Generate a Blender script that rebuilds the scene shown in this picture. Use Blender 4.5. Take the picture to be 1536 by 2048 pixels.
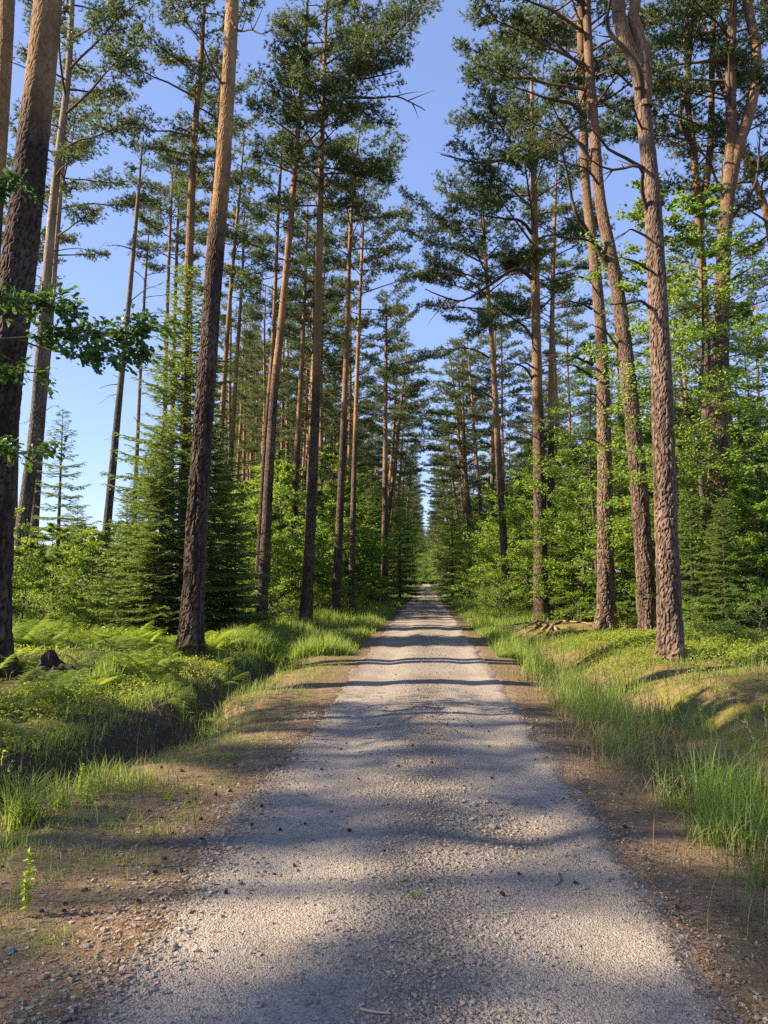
import bpy, math, random
import numpy as np
from mathutils import Vector, Euler

SC = bpy.context.scene
for o in list(bpy.data.objects):
    bpy.data.objects.remove(o)
COL = SC.collection
PI = math.pi

# ------------------------------------------------------------------ camera, sky, sun, exposure
CAM_H, FPX, IMG_W, IMG_H = 1.65, 1540.0, 1536.0, 2048.0
PITCH, YAW = math.radians(5.05), math.radians(3.12)
cam_d = bpy.data.cameras.new('camera')
cam = bpy.data.objects.new('camera', cam_d)
COL.objects.link(cam)
cam.location = (0, 0, CAM_H)
cam.rotation_euler = (PI / 2 + PITCH, 0, YAW)
cam_d.sensor_fit = 'VERTICAL'
cam_d.sensor_height = 36.0
cam_d.sensor_width = 27.0
cam_d.lens = 36.0 * FPX / IMG_H
cam_d.clip_start, cam_d.clip_end = 0.05, 3000
SC.camera = cam

SUN_EL, SHADOW_AZ = math.radians(32), math.radians(7)     # shadows run along (cos, sin) of SHADOW_AZ
world = bpy.data.worlds.new('World')
SC.world = world
world.use_nodes = True
wn = world.node_tree.nodes
wn.clear()
sky = wn.new('ShaderNodeTexSky')
sky.sky_type = 'NISHITA'
sky.sun_disc = False
sky.sun_elevation = SUN_EL
sky.sun_rotation = math.radians(270) - SHADOW_AZ
sky.altitude = 200
sky.air_density, sky.dust_density, sky.ozone_density = 0.8, 0.2, 6.0
bg = wn.new('ShaderNodeBackground')
bg.inputs['Strength'].default_value = 0.138
wo = wn.new('ShaderNodeOutputWorld')
gam = wn.new('ShaderNodeGamma')
gam.inputs[1].default_value = 0.58
tone = wn.new('ShaderNodeVectorMath')
tone.operation = 'MULTIPLY'
tone.inputs[1].default_value = (1.04, 1.02, 1.26)
world.node_tree.links.new(sky.outputs[0], gam.inputs[0])
world.node_tree.links.new(gam.outputs[0], tone.inputs[0])
world.node_tree.links.new(tone.outputs[0], bg.inputs[0])
world.node_tree.links.new(bg.outputs[0], wo.inputs[0])

sun_d = bpy.data.lights.new('sun', 'SUN')
sun_d.energy = 5.0
sun_d.angle = math.radians(0.53)
sun_d.color = (1.0, 0.83, 0.60)
sun = bpy.data.objects.new('sun', sun_d)
COL.objects.link(sun)
_d = Vector((math.cos(SUN_EL) * math.cos(SHADOW_AZ), math.cos(SUN_EL) * math.sin(SHADOW_AZ), -math.sin(SUN_EL)))
sun.rotation_euler = _d.to_track_quat('-Z', 'Y').to_euler()
sun.location = (-40, -5, 40)

SC.view_settings.view_transform = 'Standard'
SC.view_settings.look = 'None'
SC.view_settings.gamma = 1
SC.view_settings.exposure = 1.6
SC.view_settings.use_curve_mapping = False
SC.render.engine = 'CYCLES'
SC.cycles.max_bounces = 8
SC.cycles.diffuse_bounces = 3
SC.cycles.transmission_bounces = 4
SC.cycles.transparent_max_bounces = 4
SC.cycles.caustics_reflective = False
SC.cycles.caustics_refractive = False
SC.cycles.use_denoising = False

# ------------------------------------------------------------------ numeric helpers
_R = np.array(Euler((PI / 2 + PITCH, 0, YAW)).to_matrix())


def unproj(px, py, Y):
    """point of the place seen at photo pixel (px, py) at Y metres down the road"""
    d = _R @ np.array([(px - IMG_W / 2) / FPX, -(py - IMG_H / 2) / FPX, -1.0])
    return np.array([0, 0, CAM_H]) + d * (Y / d[1])


def proj(p):
    q = _R.T @ (np.asarray(p, float) - np.array([0, 0, CAM_H]))
    return IMG_W / 2 + FPX * q[0] / -q[2], IMG_H / 2 - FPX * q[1] / -q[2]


def _hash(ix, iy, seed):
    h = (ix.astype(np.int64) * 374761393 + iy.astype(np.int64) * 668265263 + seed * 974634777) & 0xffffffff
    h = ((h ^ (h >> 13)) * 1274126177) & 0xffffffff
    h = h ^ (h >> 16)
    return (h & 0xffff) / 65535.0


def vnoise(x, y, seed=0):
    x, y = np.broadcast_arrays(np.asarray(x, float), np.asarray(y, float))
    ix, iy = np.floor(x), np.floor(y)
    fx, fy = x - ix, y - iy
    fx, fy = fx * fx * (3 - 2 * fx), fy * fy * (3 - 2 * fy)
    ix, iy = ix.astype(np.int64), iy.astype(np.int64)
    a, b = _hash(ix, iy, seed), _hash(ix + 1, iy, seed)
    c, d = _hash(ix, iy + 1, seed), _hash(ix + 1, iy + 1, seed)
    return (a * (1 - fx) + b * fx) * (1 - fy) + (c * (1 - fx) + d * fx) * fy - 0.5


def fbm(x, y, seed=0, n=3):
    s, a = 0, 1.0
    for k in range(n):
        s = s + a * vnoise(np.asarray(x) * 2 ** k, np.asarray(y) * 2 ** k, seed + 11 * k)
        a *= 0.5
    return s


def sstep(a, b, x):
    t = np.clip((np.asarray(x, float) - a) / (b - a), 0, 1)
    return t * t * (3 - 2 * t)


def unit(v):
    return v / np.maximum(np.linalg.norm(v, axis=-1, keepdims=True), 1e-9)


KX = [-500, -60, -14, -8, -5, -4.3, -3.65, -3.3, -3.05, -2.75, -2.2, -1.4, 0, 1.3, 1.9, 2.3, 2.75, 3.1, 3.5, 3.95, 4.6, 7, 14, 60, 500]
KN = [0.5, 0.4, 0.36, 0.30, 0.20, 0.14, 0.02, -0.34, -0.40, -0.10, -0.02, 0, 0.02, 0, -0.03, -0.12, -0.20, -0.14, 0.06, 0.19, 0.24, 0.30, 0.36, 0.4, 0.5]
KF = [0.5, 0.4, 0.33, 0.25, 0.15, 0.10, 0.05, -0.06, -0.10, -0.08, -0.03, 0, 0.02, 0, -0.02, -0.05, -0.06, -0.03, 0.04, 0.10, 0.16, 0.25, 0.3, 0.4, 0.5]
POT = (0.50, 5.35)


def gz(x, y):
    x, y = np.broadcast_arrays(np.asarray(x, float), np.asarray(y, float))
    off = sstep(1.7, 2.6, np.abs(x))
    xw = x + off * (0.55 * vnoise(y * 0.33, x * 0 + 3.3, 5) + 0.25 * vnoise(y * 1.1, x * 0.4, 6))
    n, f = np.interp(xw, KX, KN), np.interp(xw, KX, KF)
    t = sstep(16, 27, y)
    z = n * (1 - t) + f * t
    z = z + off * (0.16 * vnoise(x * 0.45, y * 0.45, 1) + 0.075 * vnoise(x * 1.3, y * 1.3, 2) + 0.05 * vnoise(x * 3.1, y * 3.1, 3) + 0.02 * vnoise(x * 6.5, y * 6.5, 12))
    z = z + (1 - off) * (0.012 * vnoise(x * 4, y * 4, 4) + 0.02 * vnoise(x * 1.2, y * 1.2, 8))
    # moss cushions on the right bank
    z = z + 0.17 * sstep(3.2, 3.9, x) * sstep(7, 8.5, y) * (1 - sstep(10.8, 12, y)) * np.maximum(0, vnoise(x * 0.95 + 5, y * 0.8, 9) + 0.15)
    return z


def road_z(x, y):
    z = 0.025 * (1 - (x / 1.35) ** 2)
    ruts = np.exp(-((np.abs(x) - 0.74) / 0.26) ** 2)
    z = z - 0.036 * ruts * (0.75 + 0.6 * vnoise(y * 0.5, x * 0 + np.sign(x) * 9, 21))
    z = z + 0.016 * fbm(x * 1.1, y * 0.9, 22, 3) + 0.006 * vnoise(x * 7, y * 7, 24)
    r2 = ((x - POT[0]) / 0.42) ** 2 + ((y - POT[1]) / 0.55) ** 2
    z = z - 0.085 * np.exp(-r2 * 1.3) + 0.02 * np.exp(-((np.sqrt(r2) - 1.5) / 0.35) ** 2)
    r2 = ((x + 0.9) / 0.5) ** 2 + ((y - 9.0) / 0.9) ** 2
    z = z - 0.03 * np.exp(-r2)
    return z


def surf(x, y):
    """what one stands on: the road or the ground beside it"""
    x, y = np.broadcast_arrays(np.asarray(x, float), np.asarray(y, float))
    w = sstep(1.25, 1.4, np.abs(x + 0.045))
    return (gz(x, y) * w + (1 - w) * (gz(x, y) * 0 + road_z(x, y) + 0.012))


# ------------------------------------------------------------------ mesh helpers
class G:
    def __init__(s):
        s.V, s.T, s.TM, s.Q, s.QM, s.A, s.n = [], [], [], [], [], [], 0

    def add(s, V, T=None, Q=None, mat=0, tint=0.5):
        V = np.asarray(V, float).reshape(-1, 3)
        if T is not None and len(T):
            T = np.asarray(T, np.int64).reshape(-1, 3)
            s.T.append(T + s.n); s.TM.append(np.full(len(T), mat))
        if Q is not None and len(Q):
            Q = np.asarray(Q, np.int64).reshape(-1, 4)
            s.Q.append(Q + s.n); s.QM.append(np.full(len(Q), mat))
        s.V.append(V)
        s.A.append(np.broadcast_to(np.asarray(tint, float), (len(V),)))
        s.n += len(V)

    def mesh(s, name, mats, smooth=False, attrs=None):
        me = bpy.data.meshes.new(name)
        V = np.concatenate(s.V)
        T = np.concatenate(s.T) if s.T else np.zeros((0, 3), np.int64)
        Q = np.concatenate(s.Q) if s.Q else np.zeros((0, 4), np.int64)
        me.vertices.add(len(V))
        me.vertices.foreach_set('co', V.astype(np.float32).ravel())
        loops = np.concatenate([T.ravel(), Q.ravel()]).astype(np.int32)
        me.loops.add(len(loops))
        me.loops.foreach_set('vertex_index', loops)
        st = np.concatenate([np.arange(len(T)) * 3, len(T) * 3 + np.arange(len(Q)) * 4]).astype(np.int32)
        me.polygons.add(len(st))
        me.polygons.foreach_set('loop_start', st)
        mi = np.concatenate((s.TM if s.TM else []) + (s.QM if s.QM else [])).astype(np.int32)
        me.polygons.foreach_set('material_index', mi)
        me.polygons.foreach_set('use_smooth', np.full(len(st), smooth))
        for m in mats:
            me.materials.append(m)
        a = me.attributes.new('tint', 'FLOAT', 'POINT')
        a.data.foreach_set('value', np.concatenate(s.A).astype(np.float32))
        for k, v in (attrs or {}).items():
            a = me.attributes.new(k, 'FLOAT', 'POINT')
            a.data.foreach_set('value', np.asarray(v, np.float32))
        me.update(calc_edges=True)
        return me


def link(name, me, parent=None, loc=None):
    o = bpy.data.objects.new(name, me)
    COL.objects.link(o)
    if parent is not None:
        o.parent = parent
    if loc is not None:
        o.location = loc
    return o


def tag(o, label=None, cat=None, group=None, kind=None):
    if label: o['label'] = label
    if cat: o['category'] = cat
    if group: o['group'] = group
    if kind: o['kind'] = kind
    return o


def thing(name, label, cat, loc=(0, 0, 0), group=None, rz=0.0):
    o = bpy.data.objects.new(name, None)
    o.empty_display_size = 0.2
    COL.objects.link(o)
    o.location = loc
    o.rotation_euler = (0, 0, rz)
    return tag(o, label, cat, group)


KIDS = {}


def part(name, me, parent):
    o = link(name, me, parent)
    KIDS.setdefault(parent.name, []).append(o)
    return o


def dup(root, loc, rz=0.0, s=1.0, label=None, group=None, tilt=(0, 0)):
    r = root.copy()
    COL.objects.link(r)
    r.location = loc
    r.rotation_euler = (tilt[0], tilt[1], rz)
    r.scale = (s, s, s) if np.isscalar(s) else s
    if label: r['label'] = label
    if group: r['group'] = group
    for ch in KIDS.get(root.name, []):
        c = ch.copy()
        COL.objects.link(c)
        c.parent = r
    return r


def frames(P):
    P = np.asarray(P, float)
    t = np.gradient(P, axis=0)
    t = unit(t)
    ref = np.array([1.0, 0, 0]) if abs(t[0][0]) < 0.9 else np.array([0, 1.0, 0])
    U = np.zeros_like(P); W = np.zeros_like(P)
    u = ref - t[0] * np.dot(ref, t[0])
    for i in range(len(P)):
        u = u - t[i] * np.dot(u, t[i])
        u = u / max(np.linalg.norm(u), 1e-9)
        U[i] = u; W[i] = np.cross(t[i], u)
    return U, W


def tube(P, r, n=6, rough=0.0, rng=None):
    P = np.asarray(P, float)
    m = len(P)
    r = np.broadcast_to(np.asarray(r, float), (m,))
    U, W = frames(P)
    a = np.arange(n) * 2 * PI / n
    R = np.repeat(r[:, None], n, 1)
    if rough and rng is not None:
        R = R * (1 + rough * (rng.random((m, n)) - 0.5))
    V = P[:, None, :] + R[..., None] * (np.cos(a)[None, :, None] * U[:, None, :] + np.sin(a)[None, :, None] * W[:, None, :])
    i = np.arange(m - 1)[:, None] * n
    j = np.arange(n)[None, :]
    k = (j + 1) % n
    Q = np.stack([i + j, i + k, i + n + k, i + n + j], -1).reshape(-1, 4)
    return V.reshape(-1, 3), Q


def catmull(P, step):
    P = np.asarray(P, float)
    if len(P) == 2:
        n = max(2, int(np.linalg.norm(P[1] - P[0]) / step) + 1)
        return P[0] + (P[1] - P[0]) * np.linspace(0, 1, n)[:, None]
    E = np.vstack([2 * P[0] - P[1], P, 2 * P[-1] - P[-2]])
    out = []
    for i in range(1, len(E) - 2):
        p0, p1, p2, p3 = E[i - 1:i + 3]
        n = max(1, int(round(np.linalg.norm(p2 - p1) / step)))
        t = (np.arange(n) / n)[:, None]
        out.append(0.5 * (2 * p1 + (p2 - p0) * t + (2 * p0 - 5 * p1 + 4 * p2 - p3) * t ** 2 + (3 * p1 - p0 - 3 * p2 + p3) * t ** 3))
    out.append(P[-1:])
    return np.vstack(out)


# ------------------------------------------------------------------ materials
def nodemat(name):
    m = bpy.data.materials.new(name)
    m.use_nodes = True
    nt = m.node_tree
    nt.nodes.clear()
    return m, nt


class N:
    def __init__(s, name):
        s.m, s.nt = nodemat(name)
        s.out = s.n('ShaderNodeOutputMaterial')

    def n(s, t, **kw):
        x = s.nt.nodes.new(t)
        for k, v in kw.items():
            if k.startswith('i_'):
                key = k[2:]
                key = int(key) if key.isdigit() else key.replace('_', ' ')
                s.set(x.inputs[key], v)
            else:
                setattr(x, k, v)
        return x

    def set(s, sock, v):
        if hasattr(v, 'is_output'):
            s.nt.links.new(v, sock)
        elif isinstance(v, (tuple, list)) and len(v) == 3 and sock.type == 'RGBA':
            sock.default_value = (*v, 1)
        else:
            sock.default_value = v

    def mix(s, f, a, b):
        x = s.n('ShaderNodeMix', data_type='RGBA')
        s.set(x.inputs[0], f); s.set(x.inputs[6], a); s.set(x.inputs[7], b)
        return x.outputs[2]

    def math(s, op, a, b=0.0, c=None, clamp=False):
        x = s.n('ShaderNodeMath', operation=op, use_clamp=clamp)
        s.set(x.inputs[0], a); s.set(x.inputs[1], b)
        if c is not None: s.set(x.inputs[2], c)
        return x.outputs[0]

    def ramp(s, v, a, b, lo=0.0, hi=1.0):
        x = s.n('ShaderNodeMapRange', clamp=True)
        s.set(x.inputs[0], v)
        for i, q in enumerate((a, b, lo, hi)):
            x.inputs[i + 1].default_value = q
        return x.outputs[0]

    def noise(s, vec, scale, detail=3, rough=0.55):
        x = s.n('ShaderNodeTexNoise', i_Scale=scale, i_Detail=detail, i_Roughness=rough)
        s.set(x.inputs['Vector'], vec)
        return x.outputs[0]

    def vor(s, vec, scale, feature='F1'):
        x = s.n('ShaderNodeTexVoronoi', feature=feature, i_Scale=scale)
        s.set(x.inputs['Vector'], vec)
        return x

    def attr(s, name):
        return s.n('ShaderNodeAttribute', attribute_name=name).outputs['Fac']

    def coord(s, kind='Object'):
        return s.n('ShaderNodeTexCoord').outputs[kind]

    def scale(s, vec, sc):
        x = s.n('ShaderNodeMapping')
        s.set(x.inputs[0], vec)
        x.inputs['Scale'].default_value = sc
        return x.outputs[0]

    def bump(s, h, strength, dist):
        return s.n('ShaderNodeBump', i_Strength=strength, i_Distance=dist, i_Height=h).outputs[0]

    def bright(s, c, f):
        x = s.n('ShaderNodeVectorMath', operation='SCALE')
        s.set(x.inputs[0], c); s.set(x.inputs['Scale'], f)
        return x.outputs[0]

    def finish(s, col, rough=0.8, normal=None, spec=0.25):
        p = s.n('ShaderNodeBsdfPrincipled')
        s.set(p.inputs['Base Color'], col)
        s.set(p.inputs['Roughness'], rough)
        p.inputs['Specular IOR Level'].default_value = spec
        if normal is not None: s.set(p.inputs['Normal'], normal)
        s.nt.links.new(p.outputs[0], s.out.inputs[0])
        return s.m

    def leaf(s, col, trans, f, rough=0.5, spec=0.3):
        p = s.n('ShaderNodeBsdfPrincipled')
        s.set(p.inputs['Base Color'], col)
        p.inputs['Roughness'].default_value = rough
        p.inputs['Specular IOR Level'].default_value = spec
        t = s.n('ShaderNodeBsdfTranslucent')
        s.set(t.inputs[0], trans)
        x = s.n('ShaderNodeMixShader', i_0=f)
        s.nt.links.new(p.outputs[0], x.inputs[1]); s.nt.links.new(t.outputs[0], x.inputs[2])
        s.nt.links.new(x.outputs[0], s.out.inputs[0])
        return s.m


def leafmat(name, dark, light, trans, f, rough=0.5, rnd=0.25, spec=0.3):
    k = N(name)
    t = k.attr('tint')
    r = k.n('ShaderNodeObjectInfo').outputs['Random']
    pos = k.n('ShaderNodeNewGeometry').outputs['Position']
    nz = k.noise(pos, 0.7, 2)
    v = k.math('ADD', t, k.math('MULTIPLY', k.math('SUBTRACT', nz, 0.5), 0.8), clamp=True)
    c = k.mix(v, dark, light)
    c = k.bright(c, k.ramp(r, 0, 1, 1 - rnd, 1 + rnd))
    c = k.mix(k.math('MULTIPLY', k.ramp(k.math('FRACT', k.math('MULTIPLY', r, 7.31)), 0.3, 1.0), 0.35), c, tuple(q * w for q, w in zip(dark, (0.75, 1.0, 1.5))))
    tc = k.mix(v, tuple(q * 0.65 for q in trans), trans)
    return k.leaf(c, tc, f, rough, spec)


def bark_material(name, low_a, low_b, crack, high_a, high_b, z0, z1, near):
    k = N(name)
    oc = k.coord('Object')
    rnd = k.n('ShaderNodeObjectInfo').outputs['Random']
    sep = k.n('ShaderNodeSeparateXYZ'); k.set(sep.inputs[0], oc)
    big = k.noise(oc, 0.9, 3)
    zz = k.math('ADD', sep.outputs[2], k.math('MULTIPLY', k.math('SUBTRACT', big, 0.5), 7.0))
    up = k.ramp(zz, z0, z1)
    st = k.scale(oc, (1, 1, 0.38))
    fine = k.noise(k.scale(oc, (1, 1, 0.5)), 38, 4, 0.7)
    warp = k.n('ShaderNodeVectorMath', operation='ADD')
    k.set(warp.inputs[0], st)
    nv = k.n('ShaderNodeTexNoise', i_Scale=9.0, i_Detail=2)
    k.set(nv.inputs['Vector'], oc)
    k.set(warp.inputs[1], k.bright(nv.outputs['Color'], 0.06))
    de = k.vor(warp.outputs[0], 13.0, 'DISTANCE_TO_EDGE').outputs['Distance']
    cell = k.vor(warp.outputs[0], 13.0).outputs['Color']
    cv = k.n('ShaderNodeSeparateXYZ'); k.set(cv.inputs[0], cell)
    ck = k.ramp(de, 0.0, 0.13)
    if near:
        ck = k.math('MULTIPLY', k.math('POWER', k.attr('plate'), 1.0), k.ramp(de, 0.0, 0.05, 0.6, 1.0))
        cellv = k.attr('tint')
    else:
        cellv = cv.outputs[0]
    lowc = k.mix(k.math('MULTIPLY', k.math('ADD', cellv, fine), 0.5), low_a, low_b)
    lowc = k.mix(ck, crack, lowc)
    flake = k.vor(k.scale(oc, (1, 1, 0.6)), 24.0)
    fs = k.n('ShaderNodeSeparateXYZ'); k.set(fs.inputs[0], flake.outputs['Color'])
    hic = k.mix(k.math('MULTIPLY', k.math('ADD', fs.outputs[0], fine), 0.5), high_a, high_b)
    c = k.mix(up, lowc, hic)
    pat = k.noise(k.scale(oc, (1, 1, 0.35)), 2.6, 3)
    c = k.bright(c, k.ramp(pat, 0.32, 0.68, 0.62, 1.25))
    c = k.bright(c, k.ramp(rnd, 0, 1, 0.82, 1.18))
    h = k.math('ADD', k.math('MULTIPLY', ck, k.ramp(up, 0, 1, 1.0, 0.5)), k.math('MULTIPLY', fine, 0.45))
    h = k.math('ADD', h, k.math('MULTIPLY', fs.outputs[1], 0.25))
    nrm = k.bump(h, 0.9, 0.018 if not near else 0.010)
    return k.finish(c, 0.9, nrm, 0.15)


M = {}
M['bark'] = bark_material('pine_bark', (0.070, 0.049, 0.037), (0.165, 0.117, 0.088), (0.024, 0.017, 0.013), (0.155, 0.084, 0.041), (0.37, 0.225, 0.112), 6.0, 11.5, False)
M['bark_plate'] = bark_material('pine_plate_bark', (0.135, 0.090, 0.066), (0.285, 0.195, 0.145), (0.030, 0.020, 0.015), (0.110, 0.068, 0.042), (0.27, 0.172, 0.105), 9.0, 13.0, True)
M['bark_dark'] = bark_material('dark_pine_bark', (0.060, 0.041, 0.031), (0.145, 0.100, 0.074), (0.018, 0.012, 0.010), (0.17, 0.098, 0.046), (0.40, 0.255, 0.125), 7.5, 11.0, True)
M['bark_grey'] = bark_material('grey_bark', (0.095, 0.078, 0.062), (0.20, 0.168, 0.135), (0.035, 0.028, 0.023), (0.20, 0.145, 0.098), (0.34, 0.26, 0.185), 6.0, 13.0, False)


def simple_bark(name, a, b, sc=14):
    k = N(name)
    oc = k.coord('Object')
    nz = k.noise(oc, sc, 4, 0.7)
    return k.finish(k.mix(nz, a, b), 0.9, k.bump(nz, 0.7, 0.01), 0.15)


M['bark_brown'] = bark_material('brown_bark', (0.12, 0.082, 0.060), (0.24, 0.165, 0.12), (0.030, 0.020, 0.015), (0.17, 0.098, 0.056), (0.30, 0.18, 0.105), 9.0, 13.0, False)
M['limb'] = simple_bark('limb_bark', (0.065, 0.042, 0.029), (0.20, 0.125, 0.075))
M['dead'] = simple_bark('dead_wood', (0.030, 0.022, 0.017), (0.115, 0.083, 0.062))
M['stem'] = simple_bark('sapling_bark', (0.06, 0.05, 0.038), (0.15, 0.125, 0.095))
M['rot'] = simple_bark('rotten_wood', (0.012, 0.009, 0.007), (0.075, 0.052, 0.036), 20)
M['root'] = simple_bark('root_bark', (0.16, 0.10, 0.065), (0.34, 0.235, 0.16), 20)
M['twig'] = simple_bark('bleached_twig', (0.28, 0.20, 0.14), (0.50, 0.39, 0.28), 30)
M['cone'] = simple_bark('cone_scales', (0.045, 0.030, 0.021), (0.15, 0.092, 0.060), 60)
M['cone_red'] = simple_bark('red_cone_scales', (0.085, 0.022, 0.014), (0.16, 0.05, 0.03), 60)
M['stone'] = simple_bark('pale_stone', (0.20, 0.178, 0.150), (0.38, 0.34, 0.29), 30)
M['stone_pink'] = simple_bark('pinkish_stone', (0.30, 0.21, 0.16), (0.42, 0.31, 0.24), 30)

M['needle'] = leafmat('pine_needles', (0.052, 0.088, 0.040), (0.150, 0.195, 0.075), (0.24, 0.31, 0.08), 0.34, 0.5)
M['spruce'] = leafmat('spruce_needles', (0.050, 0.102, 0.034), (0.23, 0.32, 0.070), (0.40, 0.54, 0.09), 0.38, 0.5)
M['leaf'] = leafmat('young_leaves', (0.060, 0.135, 0.026), (0.205, 0.290, 0.046), (0.48, 0.66, 0.08), 0.46, 0.45)
M['oakleaf'] = leafmat('oak_leaves', (0.040, 0.090, 0.022), (0.085, 0.155, 0.032), (0.20, 0.36, 0.05), 0.35, 0.4)
M['grass'] = leafmat('grass_blades', (0.110, 0.185, 0.032), (0.25, 0.31, 0.065), (0.46, 0.58, 0.09), 0.45, 0.5)
M['drygrass'] = leafmat('straw', (0.20, 0.16, 0.075), (0.36, 0.29, 0.14), (0.3, 0.26, 0.1), 0.25, 0.7)
M['fern'] = leafmat('fern_fronds', (0.150, 0.245, 0.036), (0.33, 0.42, 0.065), (0.66, 0.80, 0.10), 0.48, 0.5)
M['bilberry'] = leafmat('bilberry_leaves', (0.130, 0.205, 0.028), (0.33, 0.37, 0.050), (0.62, 0.68, 0.07), 0.46, 0.5)
M['moss'] = leafmat('moss_shoots', (0.11, 0.10, 0.028), (0.27, 0.23, 0.06), (0.3, 0.26, 0.06), 0.25, 0.8)
M['litter'] = leafmat('needle_litter', (0.070, 0.042, 0.026), (0.46, 0.30, 0.17), (0.2, 0.1, 0.05), 0.1, 0.8)


def gravel_material():
    k = N('pale_gravel')
    oc = k.coord('Object')
    co = k.attr('coarse')
    big = k.noise(oc, 0.9, 4, 0.6)
    mid = k.noise(oc, 7.0, 3)
    base = k.mix(k.ramp(big, 0.3, 0.7), (0.275, 0.237, 0.188), (0.395, 0.343, 0.280))
    base = k.mix(k.math('MULTIPLY', co, 0.92), base, (0.160, 0.137, 0.113))
    v1 = k.vor(oc, 42.0); v2 = k.vor(oc, 105.0)
    s1 = k.n('ShaderNodeSeparateXYZ'); k.set(s1.inputs[0], v1.outputs['Color'])
    s2 = k.n('ShaderNodeSeparateXYZ'); k.set(s2.inputs[0], v2.outputs['Color'])
    var = k.math('ADD', k.math('MULTIPLY', s1.outputs[0], k.math('MULTIPLY', co, 0.5)), k.math('MULTIPLY', s2.outputs[0], 0.6))
    base = k.bright(base, k.math('ADD', k.math('MULTIPLY', var, 0.75), 0.66))
    base = k.mix(k.ramp(s2.outputs[1], 0.86, 0.9, 0, 0.35), base, (0.36, 0.27, 0.21))
    base = k.mix(k.ramp(mid, 0.35, 0.65, 0.0, 0.22), base, (0.20, 0.17, 0.145))
    h1 = k.ramp(v1.outputs['Distance'], 0, 0.6, 1, 0)
    h2 = k.ramp(v2.outputs['Distance'], 0, 0.6, 1, 0)
    h = k.math('ADD', k.math('MULTIPLY', h1, k.math('ADD', k.math('MULTIPLY', co, 1.3), 0.25)), k.math('MULTIPLY', h2, 0.5))
    h = k.math('ADD', h, k.math('MULTIPLY', mid, 0.8))
    return k.finish(base, 0.92, k.bump(h, 0.9, 0.012), 0.2)


def ground_material():
    k = N('forest_soil')
    oc = k.coord('Object')
    ne, so, mo = k.attr('needle'), k.attr('soil'), k.attr('moss')
    n1 = k.noise(oc, 1.4, 4, 0.6); n2 = k.noise(oc, 14, 4, 0.65); n3 = k.noise(oc, 70, 3, 0.7)
    floor_ = k.mix(n2, (0.045, 0.045, 0.020), (0.115, 0.115, 0.040))
    floor_ = k.mix(k.ramp(n1, 0.5, 0.68), floor_, (0.085, 0.062, 0.036))
    need = k.mix(k.ramp(n2, 0.3, 0.7), (0.100, 0.066, 0.040), (0.25, 0.172, 0.108))
    need = k.mix(k.ramp(n3, 0.4, 0.7, 0, 0.7), need, (0.33, 0.22, 0.135))
    need = k.mix(k.ramp(n1, 0.47, 0.62, 0, 0.75), need, k.mix(n2, (0.085, 0.085, 0.035), (0.19, 0.17, 0.075)))
    soil = k.mix(k.ramp(n3, 0.35, 0.65), k.mix(n2, (0.020, 0.014, 0.010), (0.075, 0.052, 0.034)), (0.095, 0.066, 0.042))
    moss = k.mix(n2, (0.085, 0.082, 0.022), (0.235, 0.205, 0.055))
    moss = k.mix(k.ramp(n1, 0.48, 0.62, 0, 0.75), moss, (0.22, 0.155, 0.08))
    j = k.math('MULTIPLY', k.math('SUBTRACT', n2, 0.5), 0.9)
    c = k.mix(k.ramp(k.math('ADD', ne, j), 0.35, 0.65), floor_, need)
    c = k.mix(k.ramp(k.math('ADD', mo, j), 0.35, 0.65), c, moss)
    c = k.mix(k.ramp(k.math('ADD', so, j), 0.35, 0.65), c, soil)
    h = k.math('ADD', n2, k.math('MULTIPLY', n3, 0.5))
    return k.finish(c, 0.95, k.bump(h, 0.8, 0.03), 0.1)


M['gravel'] = gravel_material()
M['ground'] = ground_material()


def loose_gravel_material():
    k = N('loose_gravel')
    t = k.attr('tint')
    c = k.mix(k.ramp(t, 0, 0.8), (0.15, 0.128, 0.104), (0.34, 0.295, 0.24))
    c = k.mix(k.ramp(t, 0.85, 0.97, 0, 0.6), c, (0.34, 0.25, 0.19))
    nz = k.noise(k.coord('Object'), 120, 3)
    return k.finish(k.bright(c, k.ramp(nz, 0, 1, 0.75, 1.25)), 0.9, None, 0.2)


M['pebble'] = loose_gravel_material()

# ------------------------------------------------------------------ ground and road
rng = np.random.default_rng(11)


def grow(a, b, s0, f):
    out, s = [a], s0
    while out[-1] < b:
        out.append(out[-1] + s); s *= f
    return out


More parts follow.
